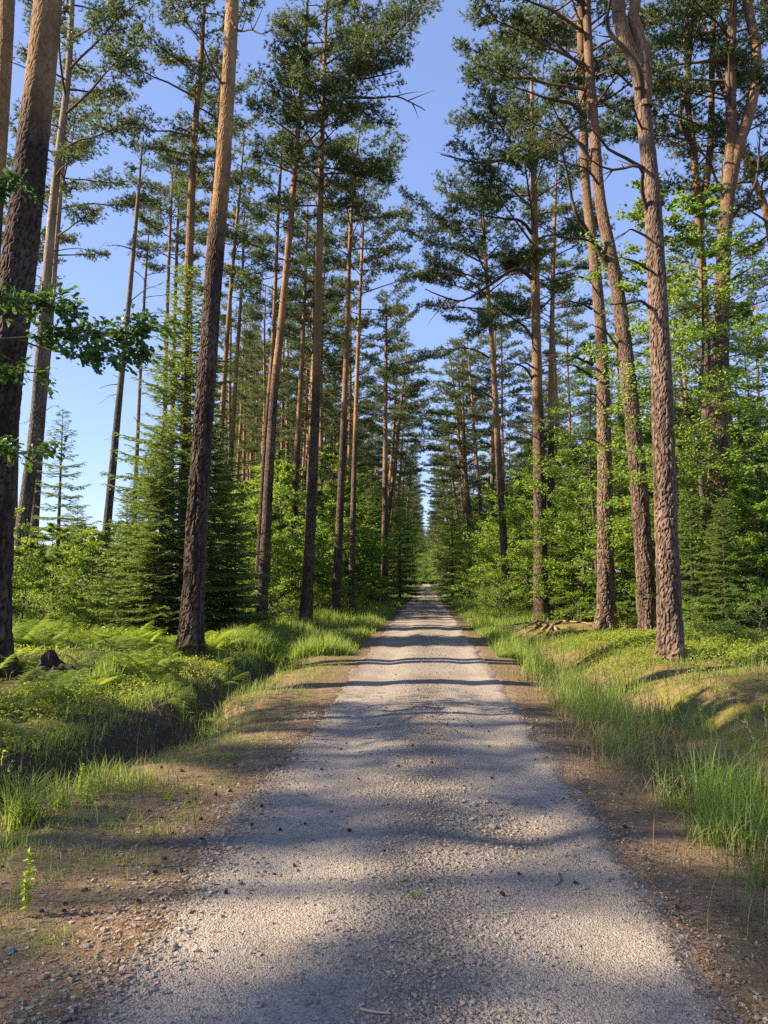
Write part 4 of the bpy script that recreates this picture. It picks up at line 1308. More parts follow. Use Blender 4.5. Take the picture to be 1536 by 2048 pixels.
def oak():
    rg = np.random.default_rng(88)
    base = np.array([-7.3, 8.6, float(gz(-7.3, 8.6))])
    gb, g = G(), G()
    P = catmull(np.array([[0, 0, -0.2], [0.05, 0, 2.5], [-0.1, 0.1, 5], [0.05, 0.1, 7.4]]), 0.4)
    V, Q = tube(P, np.linspace(0.13, 0.03, len(P)), 9); gb.add(V, Q=Q)
    br = []
    for (pp, r) in [([(-300, 700), (-120, 690), (30, 676), (130, 672), (235, 668), (300, 655)], 0.028), ([(-300, 640), (-100, 610), (40, 605), (125, 622)], 0.02), ([(30, 676), (100, 700), (200, 715), (255, 705)], 0.014),
                     ([(-250, 760), (-90, 740), (30, 735), (60, 760)], 0.016), ([(-250, 880), (-60, 890), (30, 900), (75, 905)], 0.016), ([(-200, 420), (-40, 385), (12, 370)], 0.016)]:
        C = catmull(np.array([unproj(x, y, 9.4 + 0.3 * math.sin(x * 0.02)) for x, y in pp]) - base, 0.12)
        V, Q = tube(C, np.linspace(r, 0.004, len(C)), 5); gb.add(V, Q=Q)
        br.append(C)
    for bi, C in enumerate(br):
        m = len(C)
        for k in range(int(m * (2.0 if bi not in (3, 4) else 1.0))):
            i = int(rg.integers(int(m * 0.56), m))
            dd = unit(C[-1] - C[0]); dd = unit(dd + rg.normal(0, 0.6, 3) * np.array([1, 1, 0.5]))
            l = rg.uniform(0.12, 0.42)
            e = C[i] + dd * l
            V, Q = tube(np.stack([C[i], (C[i] + e) / 2 + [0, 0, 0.02], e]), np.array([0.006, 0.004, 0.002]), 3); gb.add(V, Q=Q)
            n = 9
            c = C[i] + dd * l * rg.uniform(0.35, 1.1, (n, 1)) + rg.normal(0, 0.045, (n, 3))
            oak_leaves(g, c, np.tile(dd, (n, 1)) + [0, 0, -0.2], rg, 0.105)
    # rest of the small crown
    for k in range(26):
        f = rg.uniform(0.35, 1.0); az = rg.uniform(1.6, 4.7)
        b = np.array([0, 0, 7.4 * f]); d = np.array([math.cos(az), math.sin(az), rg.uniform(0.0, 0.5)]); L = rg.uniform(1, 2.2)
        C = b + np.outer(np.linspace(0, 1, 5) * L, d)
        V, Q = tube(C, np.linspace(0.02, 0.004, 5), 4); gb.add(V, Q=Q)
        c = b + d * L * rg.uniform(0.3, 1.1, (40, 1)) + rg.normal(0, 0.2, (40, 3))
        oak_leaves(g, c, np.tile(d, (40, 1)), rg, 0.10)
    T = thing('oak_tree', 'oak reaching in at upper left, its lobed leaves hanging before the grey pines', 'tree', base)
    part('trunk', gb.mesh('trunk', [M['stem']], True), T)
    part('crown', g.mesh('crown', [M['oakleaf']]), T)


oak()
# ------------------------------------------------------------------ grass, ferns, bilberries, litter, gravel
_Y = find_ground(108, 1352)
STUMP_XY = (float(unproj(108, 1352, _Y)[0]), float(_Y))


def clear_of(x, y):
    """False where the stump, the log and the bare roots lie open"""
    sx, sy = STUMP_XY
    a = ((x - sx) / 0.55) ** 2 + ((y - sy + 0.7) / 1.35) ** 2 > 1
    b = ~((x > 4.2) & (x < 8.0) & (y > 21.5) & (y < 26.2))
    return a & b


def blades(g, x, y, h, w, rg, segs=2, lean=0.35, tint=None, zoff=0.0):
    if len(x) > 500:
        ok = clear_of(x, y)
        x, y = x[ok], y[ok]
        h = h[ok] if np.ndim(h) else h
        w = w[ok] if np.ndim(w) else w
        tint = tint[ok] if tint is not None else None
    n = len(x)
    z = surf(x, y) + zoff
    az = rg.uniform(0, 2 * PI, n)
    ln = np.abs(rg.normal(0, lean, n)) + 0.05
    d = np.stack([np.cos(az), np.sin(az), np.zeros(n)], -1)
    fa = az + PI / 2 + rg.normal(0, 0.6, n)
    s = np.stack([np.cos(fa), np.sin(fa), np.zeros(n)], -1) * (w[:, None] if np.ndim(w) else w)
    h = np.broadcast_to(h, (n,))[:, None]
    base = np.stack([x, y, z - 0.01], -1)
    rows = []
    for k in range(segs + 1):
        t = k / segs
        p = base + d * (h * ln[:, None] * t ** 2) + np.array([0, 0, 1.0]) * h * (t - 0.28 * np.minimum(ln[:, None], 1.2) * t ** 2.2)
        ww = (1 - 0.35 * t) if k < segs else 0
        if k < segs:
            rows += [p - s * ww, p + s * ww]
        else:
            rows.append(p)
    m = 2 * segs + 1
    V = np.stack(rows, 1).reshape(-1, 3)
    i = np.arange(n)[:, None] * m
    T = []
    for k in range(segs - 1):
        T.append(i + np.array([[2 * k, 2 * k + 1, 2 * k + 3]])); T.append(i + np.array([[2 * k, 2 * k + 3, 2 * k + 2]]))
    T.append(i + np.array([[2 * segs - 2, 2 * segs - 1, 2 * segs]]))
    if tint is None: tint = np.clip(0.5 + 0.5 * vnoise(x * 0.8, y * 0.8, 68) + rg.normal(0, 0.27, n), 0, 1)
    g.add(V, T=np.concatenate(T), tint=np.repeat(tint, m))


def clumped(rg, n, x0, x1, y0, y1, nc, sd, ypow=1.0):
    cx = rg.uniform(x0, x1, nc); cy = y0 + (y1 - y0) * rg.random(nc) ** ypow
    k = rg.integers(0, nc, n)
    return cx[k] + rg.normal(0, sd, n), cy[k] + rg.normal(0, sd, n), k


rg = np.random.default_rng(900)
g = G()
# tall grass of the right verge
x, y, k = clumped(rg, 8500, 1.75, 2.8, 2.2, 12, 270, 0.075, 1.15)
keep = (x > 1.50 + 0.3 * vnoise(y * 1.2, y * 0, 61)) & (vnoise(x * 1.6, y * 0.9, 62) > -0.05 - 0.4 * sstep(6.5, 4, y))
x, y, k = x[keep], y[keep], k[keep]
hc = (0.13 + 0.44 * rg.random(270) ** 1.7)[k]
blades(g, x, y, hc * rg.uniform(0.55, 1.15, len(x)) * (0.55 + 0.45 * sstep(1.6, 2.1, x)) * (1 + 0.35 * sstep(7, 4, y)), np.full(len(x), 0.0040), rg, 4, 0.46)
# and of the ditch beside it
x, y, k = clumped(rg, 2400, 1.75, 3.2, 9, 26, 150, 0.10)
blades(g, x, y, rg.uniform(0.2, 0.5, len(x)), np.full(len(x), 0.0045), rg, 3, 0.4)
# thin grass of the left shoulder and ditch
x, y, k = clumped(rg, 1100, -2.8, -1.85, 2.4, 16, 110, 0.06, 1.2)
blades(g, x, y, rg.uniform(0.04, 0.13, len(x)), np.full(len(x), 0.0026), rg, 3, 0.7)
x, y, k = clumped(rg, 900, -3.0, -2.45, 4.5, 18, 30, 0.10, 1.2)
blades(g, x, y, rg.uniform(0.12, 0.3, len(x)), np.full(len(x), 0.0032), rg, 3, 0.5)
# left bank
x, y, k = clumped(rg, 8000, -7.5, -3.55, 5.5, 22, 380, 0.12)
blades(g, x, y, rg.uniform(0.07, 0.22, len(x)), np.full(len(x), 0.0042), rg, 2, 0.5)
# short sparse shoots all over the left shoulder
x, y, k = clumped(rg, 8500, -2.75, -1.6, 2.3, 19, 520, 0.06, 1.0)
blades(g, x, y, rg.uniform(0.025, 0.10, len(x)), np.full(len(x), 0.0026), rg, 2, 0.8)
# scattered shoots on the walls and floor of the ditch
x, y, k = clumped(rg, 3000, -3.8, -2.8, 4.5, 20, 150, 0.10, 1.0)
blades(g, x, y, rg.uniform(0.05, 0.18, len(x)), np.full(len(x), 0.0034), rg, 3, 0.8)
# tufts hanging over the lip of the ditch bank
x, y, k = clumped(rg, 5200, -3.95, -3.45, 5, 20, 120, 0.09)
blades(g, x, y, rg.uniform(0.05, 0.17, len(x)), np.full(len(x), 0.0036), rg, 3, 0.9)
# right bank, thin
x, y, k = clumped(rg, 7000, 2.9, 9, 6, 22, 420, 0.10)
blades(g, x, y, rg.uniform(0.10, 0.28, len(x)), np.full(len(x), 0.0042), rg, 2, 0.5)
# far verges
for (x0, x1, n) in ((-4.6, -1.62, 25000), (1.55, 4.4, 25000)):
    y = 17 + 150 * rg.random(n) ** 2.1
    x = rg.uniform(x0, x1, n)
    ok = ~((x > 2.3) & (y > 17) & (y < 28.5))
    x, y = x[ok], y[ok]; n = len(x)
    hh = 0.14 + 0.34 * sstep(1.5, 2.2, np.abs(x)) * (0.75 + 0.8 * vnoise(x * 0.8, y * 0.5, 64))
    blades(g, x, y, np.maximum(0.08, hh) * rg.uniform(0.7, 1.2, n), 0.004 + 0.00022 * y, rg, 2, 0.45)
# forest floor farther off
n = 14000
y = 20 + 60 * rg.random(n) ** 1.5; x = rg.uniform(-26, 26, n)
ok = (np.abs(x) > 4.2); x, y = x[ok], y[ok]
blades(g, x, y, rg.uniform(0.15, 0.4, len(x)), 0.006 + 0.0003 * y, rg, 2, 0.6)
# flowering stalks standing above the verge grass
for (x0, x1, n) in ((1.75, 3.0, 150), (-2.9, -2.2, 36)):
    sx = rg.uniform(x0, x1, n); sy = 2.6 + 11 * rg.random(n) ** 1.2
    for a, b in zip(sx, sy):
        h = rg.uniform(0.5, 0.95); az = rg.uniform(0, 6.28); l = rg.uniform(0.05, 0.3)
        t = np.linspace(0, 1, 5)
        P = np.stack([a + l * h * t ** 2 * math.cos(az), b + l * h * t ** 2 * math.sin(az), float(surf(a, b)) + h * t * (1 - 0.1 * l)], -1)
        V, Q = tube(P, np.array([0.0016, 0.0015, 0.0013, 0.0011, 0.0008]), 3); g.add(V, Q=Q, tint=rg.uniform(0.5, 1))
        d = unit(P[-1] - P[-2]); m = 26
        u = rg.random((m, 1)); c = P[-1] + d * (u - 0.6) * 0.13
        needle_tufts(g, c, np.tile(d, (m, 1)), rg, 1, 0.022, 0.0028, 0.55)
tag(link('grass', g.mesh('grass', [M['grass']])), kind='stuff')

g = G()
x, y, k = clumped(rg, 7500, 1.55, 3.1, 2.2, 14, 420, 0.12, 1.2)
blades(g, x, y, rg.uniform(0.08, 0.32, len(x)), np.full(len(x), 0.0024), rg, 3, 0.9)
x, y, k = clumped(rg, 2500, -3.4, -1.7, 2.4, 14, 150, 0.14, 1.2)
blades(g, x, y, rg.uniform(0.05, 0.2, len(x)), np.full(len(x), 0.0024), rg, 3, 1.0)
x, y, k = clumped(rg, 4000, 2.9, 7, 6, 22, 220, 0.16)
blades(g, x, y, rg.uniform(0.08, 0.25, len(x)), np.full(len(x), 0.0036), rg, 2, 1.0)
tag(link('dry_grass', g.mesh('dry_grass', [M['drygrass']])), kind='stuff')

# moss with its spore stalks on the right bank, a fuzzy mat of tiny shoots
g = G()
n = 52000
x = 2.6 + 4.4 * rg.random(n) ** 1.15; y = 5.0 + 15 * rg.random(n) ** 1.5
ok = vnoise(x * 0.9, y * 0.7, 65) > -0.28
x, y = x[ok], y[ok]
blades(g, x, y, rg.uniform(0.015, 0.055, len(x)), 0.0045 + 0.0002 * y, rg, 1, 0.9, tint=np.clip(0.5 + 1.1 * vnoise(x * 1.3, y * 1.3, 67) + rg.normal(0, 0.2, len(x)), 0, 1))
tag(link('moss', g.mesh('moss', [M['moss']])), kind='stuff')

# bilberry carpet
g = G(); gs = G()


def bilberry(x, y, hmax, per, spread, size):
    ok = clear_of(x, y)
    x, y = x[ok], y[ok]
    n = len(x)
    z = surf(x, y)
    X = np.repeat(x, per) + rg.normal(0, spread, n * per)
    Yy = np.repeat(y, per) + rg.normal(0, spread, n * per)
    hh = np.repeat(hmax * rg.uniform(0.6, 1.1, n), per)
    r2 = ((X - np.repeat(x, per)) ** 2 + (Yy - np.repeat(y, per)) ** 2) / (2.2 * spread) ** 2
    Z = surf(X, Yy) + hh * np.clip(1 - r2, 0.15, 1) * rg.uniform(0.35, 1.0, n * per)
    C = np.stack([X, Yy, Z], -1)
    leaves(g, C, rg.normal(size=(n * per, 3)) * [1, 1, 0.3], rg, size, 0.22)


x = 3.9 + 9 * rg.random(1100) ** 1.2; y = rg.uniform(12.4, 20, 1100)
ok = (vnoise(x * 0.5, y * 0.5, 71) > -0.22) & (x > 3.6 + 0.1 * (y - 12) * 0)
bilberry(x[ok], y[ok], 0.26, 46, 0.13, 0.044)
x = 3.2 + 2.2 * rg.random(240); y = rg.uniform(13.5, 23, 240)
bilberry(x, y, 0.17, 40, 0.12, 0.038)
x = -4.2 - 8 * rg.random(520) ** 1.3; y = rg.uniform(8, 19, 520)
bilberry(x, y, 0.15, 34, 0.13, 0.036)
x = -3.75 - 1.5 * rg.random(260); y = rg.uniform(5.5, 15, 260)
bilberry(x, y, 0.18, 34, 0.11, 0.034)
x = -4.0 - 6 * rg.random(260); y = rg.uniform(17, 30, 260)
bilberry(x, y, 0.28, 36, 0.18, 0.055)
tag(link('bilberry_carpet', g.mesh('bilberry_carpet', [M['bilberry']])), kind='stuff')

# needle litter on both shoulders
g = G()
n = 40000
y = 2.0 + 15 * rg.random(n) ** 1.6
lft = rg.random(n) < 0.55
x = np.where(lft, -1.22 - np.abs(rg.normal(0, 0.68, n)), 1.06 + np.abs(rg.normal(0, 0.42, n)))
x = np.where(rg.random(n) < 0.05, rg.uniform(-1.4, 1.3, n), x)
z = surf(x, y) + rg.uniform(0.002, 0.010, n)
a = rg.uniform(0, PI, n)
d = np.stack([np.cos(a), np.sin(a), rg.normal(0, 0.12, n)], -1) * rg.uniform(0.014, 0.036, n)[:, None]
s = np.stack([-np.sin(a), np.cos(a), np.zeros(n)], -1) * (0.0013 + 0.0045 * (rg.random(n) < 0.10))[:, None]
c = np.stack([x, y, z], -1)
V = np.stack([c - d - s, c - d + s, c + d], 1).reshape(-1, 3)
g.add(V, T=np.arange(len(V)).reshape(-1, 3), tint=np.repeat(rg.random(n), 3))
n = 9000
y = 4.0 + 18 * rg.random(n) ** 1.2
x = rg.uniform(-4.0, -2.5, n)
z = surf(x, y) + rg.uniform(0.004, 0.02, n)
a = rg.uniform(0, PI, n)
d = np.stack([np.cos(a), np.sin(a), rg.normal(0, 0.4, n)], -1) * rg.uniform(0.02, 0.06, n)[:, None]
s = np.stack([-np.sin(a), np.cos(a), np.zeros(n)], -1) * (0.0015 + 0.010 * (rg.random(n) < 0.3))[:, None]
c = np.stack([x, y, z], -1)
V = np.stack([c - d - s, c - d + s, c + d], 1).reshape(-1, 3)
g.add(V, T=np.arange(len(V)).reshape(-1, 3), tint=np.repeat(0.6 * rg.random(n), 3))
tag(link('fallen_needles', g.mesh('fallen_needles', [M['litter']])), kind='stuff')


# loose gravel
def stones(g, x, y, s, rg, sink=0.35, z=None):
    n = len(x)
    cube = np.array([(-1, -1, -1), (1, -1, -1), (1, 1, -1), (-1, 1, -1), (-1, -1, 1), (1, -1, 1), (1, 1, 1), (-1, 1, 1)], float)
    V = cube[None] * (1 + 0.0 * rg.random((n, 8, 1)))
    V = V + rg.normal(0, 0.34, V.shape)
    V = V * np.stack([rg.uniform(0.6, 1.1, n), rg.uniform(0.5, 0.9, n), rg.uniform(0.35, 0.7, n)], -1)[:, None, :]
    a = rg.uniform(0, 2 * PI, n); ca, sa = np.cos(a), np.sin(a)
    tx = rg.normal(0, 0.35, n)
    vy = V[..., 1] * np.cos(tx)[:, None] - V[..., 2] * np.sin(tx)[:, None]
    vz = V[..., 1] * np.sin(tx)[:, None] + V[..., 2] * np.cos(tx)[:, None]
    vx = V[..., 0]
    V = np.stack([vx * ca[:, None] - vy * sa[:, None], vx * sa[:, None] + vy * ca[:, None], vz], -1) * (s / 2)[:, None, None]
    zz = surf(x, y) if z is None else z
    V = V + np.stack([x, y, zz + s * (0.5 - sink) * 0.55], -1)[:, None, :]
    f = np.array([(0, 2, 1), (0, 3, 2), (4, 5, 6), (4, 6, 7), (0, 1, 5), (0, 5, 4), (1, 2, 6), (1, 6, 5), (2, 3, 7), (2, 7, 6), (3, 0, 4), (3, 4, 7)])
    T = (np.arange(n)[:, None, None] * 8 + f[None]).reshape(-1, 3)
    g.add(V.reshape(-1, 3), T=T, tint=np.repeat(rg.random(n), 8))


g = G()


def gravel_band(n, xc, sd, y0, y1, p, s0, s1):
    y = y0 + (y1 - y0) * rg.random(n) ** p
    x = xc + rg.normal(0, sd, n) if sd else rg.uniform(-1.35, 1.25, n)
    x = np.clip(x, -3, 2)
    stones(g, x, y, s0 + (s1 - s0) * rg.random(n) ** 2.2, rg)


gravel_band(8500, -0.02, 0.30, 2.2, 10, 1.7, 0.006, 0.0195)
gravel_band(5200, 0, 0, 2.2, 7, 1.7, 0.005, 0.014)
gravel_band(4000, -1.32, 0.22, 2.2, 10, 1.6, 0.007, 0.026)
gravel_band(2600, 1.22, 0.16, 2.2, 10, 1.6, 0.006, 0.020)
gravel_band(1500, -1.65, 0.33, 2.2, 6, 1.3, 0.006, 0.024)
gravel_band(1500, 0.0, 0.5, 8, 22, 1.3, 0.010, 0.030)
n = 500
stones(g, POT[0] + rg.normal(0, 0.34, n), POT[1] + rg.normal(0, 0.42, n), rg.uniform(0.008, 0.026, n), rg)
tag(link('loose_gravel', g.mesh('loose_gravel', [M['pebble']])), kind='stuff')

# ------------------------------------------------------------------ bracken ferns, one object each
def frond_geo(g, gb, base, az, L, el, rg, npn=15, wmax=0.42, droop=0.34):
    t = np.linspace(0, 1, 9)
    d = np.array([math.cos(az), math.sin(az), 0]); s = np.array([-d[1], d[0], 0])
    P = base + np.outer(L * (t - 0.12 * t ** 2), d * math.cos(el)) + np.outer(L * (math.sin(el) * t - droop * t ** 2.2), [0, 0, 1.0])
    V, Q = tube(P, 0.0035 * (1 - 0.7 * t), 3); gb.add(V, Q=Q)
    fs = []
    for i in range(npn):
        u = 0.30 + 0.68 * i / (npn - 1)
        p = np.array([np.interp(u, t, P[:, c]) for c in range(3)])
        tg = unit(np.array([np.interp(min(u + 0.05, 1), t, P[:, c]) for c in range(3)]) - p + 1e-6)
        l = wmax * L * (1 - u) ** 0.75 * (0.75 + 0.25 * min(1, (u - 0.2) * 4)) + 0.015
        for sd in (-1, 1):
            dd = unit(sd * s + tg * 0.45 + np.array([0, 0, -0.12 + rg.normal(0, 0.06)]))
            sw = unit(np.cross(dd, np.array([0, 0, 1.0])))
            m = 5
            # pinnae as toothed strips: little leaflets on either side
            k = max(3, int(l / 0.028))
            uu = (np.arange(k) + 0.3) / k
            c = p + np.outer(uu * l, dd) - np.outer(0.25 * l * uu ** 2, [0, 0, 1])
            ll = (0.040 * (1 - 0.75 * uu) + 0.006)[:, None]
            for s2 in (-1, 1):
                nd = unit(s2 * sw + dd * 0.5)
                b0 = c - dd * 0.011; b1 = c + dd * 0.011
                fs.append(np.stack([b0, b1, c + nd * ll + dd * 0.004], 1).reshape(-1, 3))
    V = np.vstack(fs)
    g.add(V, T=np.arange(len(V)).reshape(-1, 3), tint=np.clip(0.5 + rg.normal(0, 0.15), 0, 1))


def fern(seed, nf, L, el, droop=0.34):
    rg = np.random.default_rng(seed)
    g, gb = G(), G()
    for k in range(nf):
        frond_geo(g, gb, np.array([rg.normal(0, 0.02), rg.normal(0, 0.02), 0]), k * 6.283 / nf + rg.normal(0, 0.3), L * rg.uniform(0.75, 1.2), el + rg.normal(0, 0.15), rg, droop=droop)
    V = np.concatenate(g.V); nT = len(V) // 3
    tint = np.concatenate(g.A)
    off = g.n
    g.add(np.concatenate(gb.V), Q=np.concatenate(gb.Q), tint=0.3) if len(gb.Q) else None
    return g.mesh('fern', [M['fern']])


FERN = [fern(501, 5, 0.80, 0.90), fern(502, 4, 0.95, 1.0), fern(503, 6, 0.68, 0.8)]
rgf = np.random.default_rng(61)
cnt = 0
while cnt < 235:
    yy = rgf.uniform(8.8, 21.5)
    xx = -(3.9 + 8.5 * rgf.random() ** 0.8)
    if xx < -0.58 * yy or vnoise(xx * 0.5, yy * 0.5, 66) < -0.2: continue
    if not bool(clear_of(np.array(xx), np.array(yy))): continue
    if yy < 10.5 and rgf.random() < 0.4: continue
    o = link('bracken_fern', FERN[int(rgf.integers(3))])
    sc = rgf.uniform(0.75, 1.2)
    o.location = (xx, yy, float(gz(xx, yy)) - 0.02); o.scale = (sc, sc, sc * rgf.uniform(0.6, 0.85)); o.rotation_euler = (rgf.normal(0, 0.1), rgf.normal(0, 0.1), rgf.uniform(0, 6.28))
    tag(o, 'bracken fern in the left fern carpet, ' + ('front' if yy < 12 else 'middle' if yy < 16 else 'back') + ' of it, below ' + min(MARKS[:9], key=lambda m: abs(m[0] - proj((xx, yy, 0.4))[0]))[1], 'fern', 'bracken ferns of the left bank')
    cnt += 1


def at(pxx, pyy):
    """point of the surface seen at a photo pixel"""
    Y = np.arange(2.2, 80, 0.01)
    d = _R @ np.array([(pxx - IMG_W / 2) / FPX, -(pyy - IMG_H / 2) / FPX, -1.0])
    d = d / d[1]
    z = surf(d[0] * Y, Y)
    h = np.nonzero(CAM_H + d[2] * Y <= z)[0]
    i = h[0] if len(h) else len(Y) - 1
    return np.array([d[0] * Y[i], Y[i], z[i]])


for (pxx, pyy, k, sc, lab, nf) in [(455, 1372, 5, 0.8, 'bright fern fronds standing out above the ditch near the left verge', 3), (30, 1420, 8, 0.9, 'dark green fern clump on the ditch bank at the left edge of view', 5), (372, 1448, 0, 0.75, 'fern with long fronds arching over the left ditch wall', 3), (345, 1418, 1, 0.8, 'upper fern frond cluster reaching out of the ditch bank', 3)]:
    q = at(pxx, pyy)
    o = link('bracken_fern', fern(600 + k, nf, 0.85, 0.55, 0.22))
    o.location = q + np.array([0, 0, 0.0]); o.scale = (sc,) * 3; o.rotation_euler = (0, 0, 0.3 + k)
    tag(o, lab, 'fern')

# ------------------------------------------------------------------ small things
def cone_mesh(mat, seed):
    rg = np.random.default_rng(seed)
    g = G()
    t = np.linspace(0, 1, 7)
    prof = np.sin(PI * np.clip(t * 0.92 + 0.06, 0, 1)) ** 0.8 * (1 - 0.35 * t)
    V, Q = tube(np.stack([t * 0.045, 0 * t, 0 * t], -1), 0.0125 * prof + 0.0005, 8); g.add(V, Q=Q, tint=0.2)
    for k in range(46):
        u = (k + 0.5) / 46
        a = k * 2.399963
        r = 0.0125 * math.sin(PI * (u * 0.92 + 0.06)) ** 0.8 * (1 - 0.35 * u)
        n = np.array([0.35, math.cos(a), math.sin(a)]); n = n / np.linalg.norm(n)
        c = np.array([u * 0.045, math.cos(a) * r, math.sin(a) * r])
        s = np.array([0, -math.sin(a), math.cos(a)])
        e = c + n * 0.0075
        g.add(np.stack([c - s * 0.002, c + s * 0.002, e + s * 0.004, e - s * 0.004, e + n * 0.002 + np.array([-0.002, 0, 0])]), T=[(3, 2, 4), (0, 3, 4), (1, 4, 2)], Q=[(0, 1, 2, 3)], tint=0.6)
    return g.mesh('pine_cone', [mat])


CONE = [cone_mesh(M['cone'], 1), cone_mesh(M['cone'], 2)]
rgc = np.random.default_rng(31)


def cone(p, lab, grp, me=None, s=1.0):
    o = link('pine_cone', me or CONE[int(rgc.integers(2))])
    o.location = (p[0], p[1], p[2] + 0.013 * s)
    o.rotation_euler = (rgc.uniform(0, 6.28), rgc.normal(0, 0.25), rgc.uniform(0, 6.28))
    o.scale = (s,) * 3
    return tag(o, lab, 'pine cone', grp)


for (a, b) in [(372, 1588), (393, 1600), (428, 1594), (383, 1606), (456, 1585), (362, 1545), (325, 1535), (325, 1637), (205, 1672), (178, 1645), (400, 1640), (300, 1622), (280, 1655), (430, 1570), (470, 1530), (520, 1613), (505, 1650), (475, 1535),
               (132, 1810), (135, 1826), (80, 1825), (155, 1835), (280, 1805), (300, 1748), (367, 1748), (175, 1780), (10, 1735), (240, 1640), (118, 1660), (345, 1668), (395, 1680), (335, 1720)]:
    cone(at(a + rgc.normal(0, 3), b), 'dark pine cone lying on the brown needle litter of the left shoulder', 'cones on the left shoulder', s=rgc.uniform(0.5, 0.8))
for (a, b) in [(892, 1450), (942, 1454), (978, 1463), (976, 1493), (826, 1493), (866, 1527), (800, 1535), (1094, 1515), (982, 1558), (755, 1450), (880, 1418), (905, 1440), (700, 1420), (760, 1395), (835, 1380), (930, 1385), (1010, 1420), (860, 1350), (900, 1345),
               (790, 1350), (820, 1310), (880, 1312), (745, 1310), (920, 1300), (846, 1280), (560, 1660), (612, 1650), (660, 1625), (720, 1560), (640, 1540), (590, 1735), (450, 1790), (770, 1705), (1040, 1752), (1155, 1770), (1010, 1795), (545, 1750), (680, 1500), (1065, 1470), (1125, 1600)]:
    cone(at(a, b), 'dark pine cone lying loose on the pale gravel road', 'cones on the gravel road', s=rgc.uniform(0.42, 0.65))
for (a, b) in [(1105, 1415), (1122, 1440), (1130, 1475), (1190, 1520), (1240, 1590), (1360, 1820), (1290, 1720), (1080, 1385), (1060, 1360), (1250, 1655), (1355, 1835), (1040, 1330)]:
    cone(at(a, b), 'dark pine cone on the reddish needles of the right road edge', 'cones on the right road edge', s=rgc.uniform(0.55, 0.8))
cone(at(703, 1664), 'dark red cone alone on a sunlit patch left of the road centre', None, cone_mesh(M['cone_red'], 3), 0.7)


def stone_mesh(seed, mat, sub=1):
    import bmesh
    bm = bmesh.new()
    bmesh.ops.create_icosphere(bm, subdivisions=2, radius=0.5)
    rg = np.random.default_rng(seed)
    pl = unit(rg.normal(size=(9, 3)))
    cut = rg.uniform(0.27, 0.42, 9)
    for v in bm.verts:
        p = np.array(v.co)
        for n_, c_ in zip(pl, cut):
            e = p @ n_ - c_
            if e > 0: p = p - n_ * e * 0.95
        v.co = p * [1.15, 0.9, 0.72]
    me = bpy.data.meshes.new('stone')
    bm.to_mesh(me); bm.free()
    me.materials.append(mat)
    return me


ST = [stone_mesh(k, M['stone']) for k in range(5)]
for k, (a, b, s) in enumerate([(948, 1612, 0.055), (975, 1605, 0.045), (1024, 1606, 0.05), (972, 1632, 0.055), (985, 1655, 0.065), (935, 1630, 0.03), (950, 1640, 0.028), (983, 1688, 0.036), (1040, 1685, 0.025), (1080, 1677, 0.03), (992, 1640, 0.03), (1000, 1627, 0.022), (930, 1604, 0.035), (1015, 1670, 0.025), (1052, 1668, 0.02)]):
    p = at(a, b)
    o = link('stone', ST[k % 5]); o.location = (p[0], p[1], p[2] + s * 0.06); o.scale = (s,) * 3; o.rotation_euler = (0, 0, k * 1.3)
    tag(o, 'pale stone lying around the rim of the dark pothole', 'stone', 'stones around the pothole')
for k, (a, b, s) in enumerate([(172, 1895, 0.045), (207, 1863, 0.04), (150, 1950, 0.03), (20, 1905, 0.05), (85, 1958, 0.045), (136, 2037, 0.035), (110, 1955, 0.03), (48, 1870, 0.03), (225, 1693, 0.035), (240, 1715, 0.03), (236, 1793, 0.025), (295, 1822, 0.03), (84, 1845, 0.03), (190, 1850, 0.028)]):
    p = at(a, b)
    o = link('stone', ST[(k + 2) % 5]); o.location = (p[0], p[1], p[2] + s * 0.06); o.scale = (s,) * 3; o.rotation_euler = (0, 0, k * 2.1)
    tag(o, 'light stone on the needle-strewn left road shoulder', 'stone', 'stones on the left shoulder')
p = at(940, 1928)
o = link('stone', stone_mesh(9, M['stone_pink'])); o.location = p + [0, 0, 0.008]; o.scale = (0.045, 0.038, 0.038)
tag(o, 'reddish stone lying by itself on the coarse middle strip near the camera', 'stone')


def twig(name, pix, r, lab, mat, z=0.006):
    P = np.array([at(*q) for q in pix]); o0 = P[0].copy()
    P = P - o0 + [0, 0, z]
    C = catmull(P, 0.02)
    g = G(); V, Q = tube(C, np.linspace(r, r * 0.5, len(C)), 6, 0.2, rgc); g.add(V, Q=Q)
    o = link(name, g.mesh(name, [mat], True), None, o0)
    return tag(o, lab, 'twig')


twig('twig', [(720, 2023), (745, 2027), (782, 2033)], 0.006, 'bleached pale twig on the gravel at the bottom of the view', M['twig'])
twig('twig', [(845, 1440 - 8), (880, 1465 - 20), (925, 1470)], 0.004, 'thin dark twig across the road among the cones', M['dead'])
twig('twig', [(1118, 1748), (1122, 1765), (1110, 1775)], 0.004, 'crooked dark twig at the right gravel edge', M['dead'])
twig('twig', [(395, 1572), (420, 1573)], 0.006, 'short grey stick on the left shoulder near a group of cones', M['twig'])
twig('twig', [(430, 1462), (450, 1470), (468, 1478)], 0.004, 'curved twig on the grassy slope left of the road', M['twig'])
twig('twig', [(330, 1470), (345, 1462), (362, 1440), (378, 1425)], 0.006, 'bent dry stick poking out of the left ditch', M['dead'], 0.03)


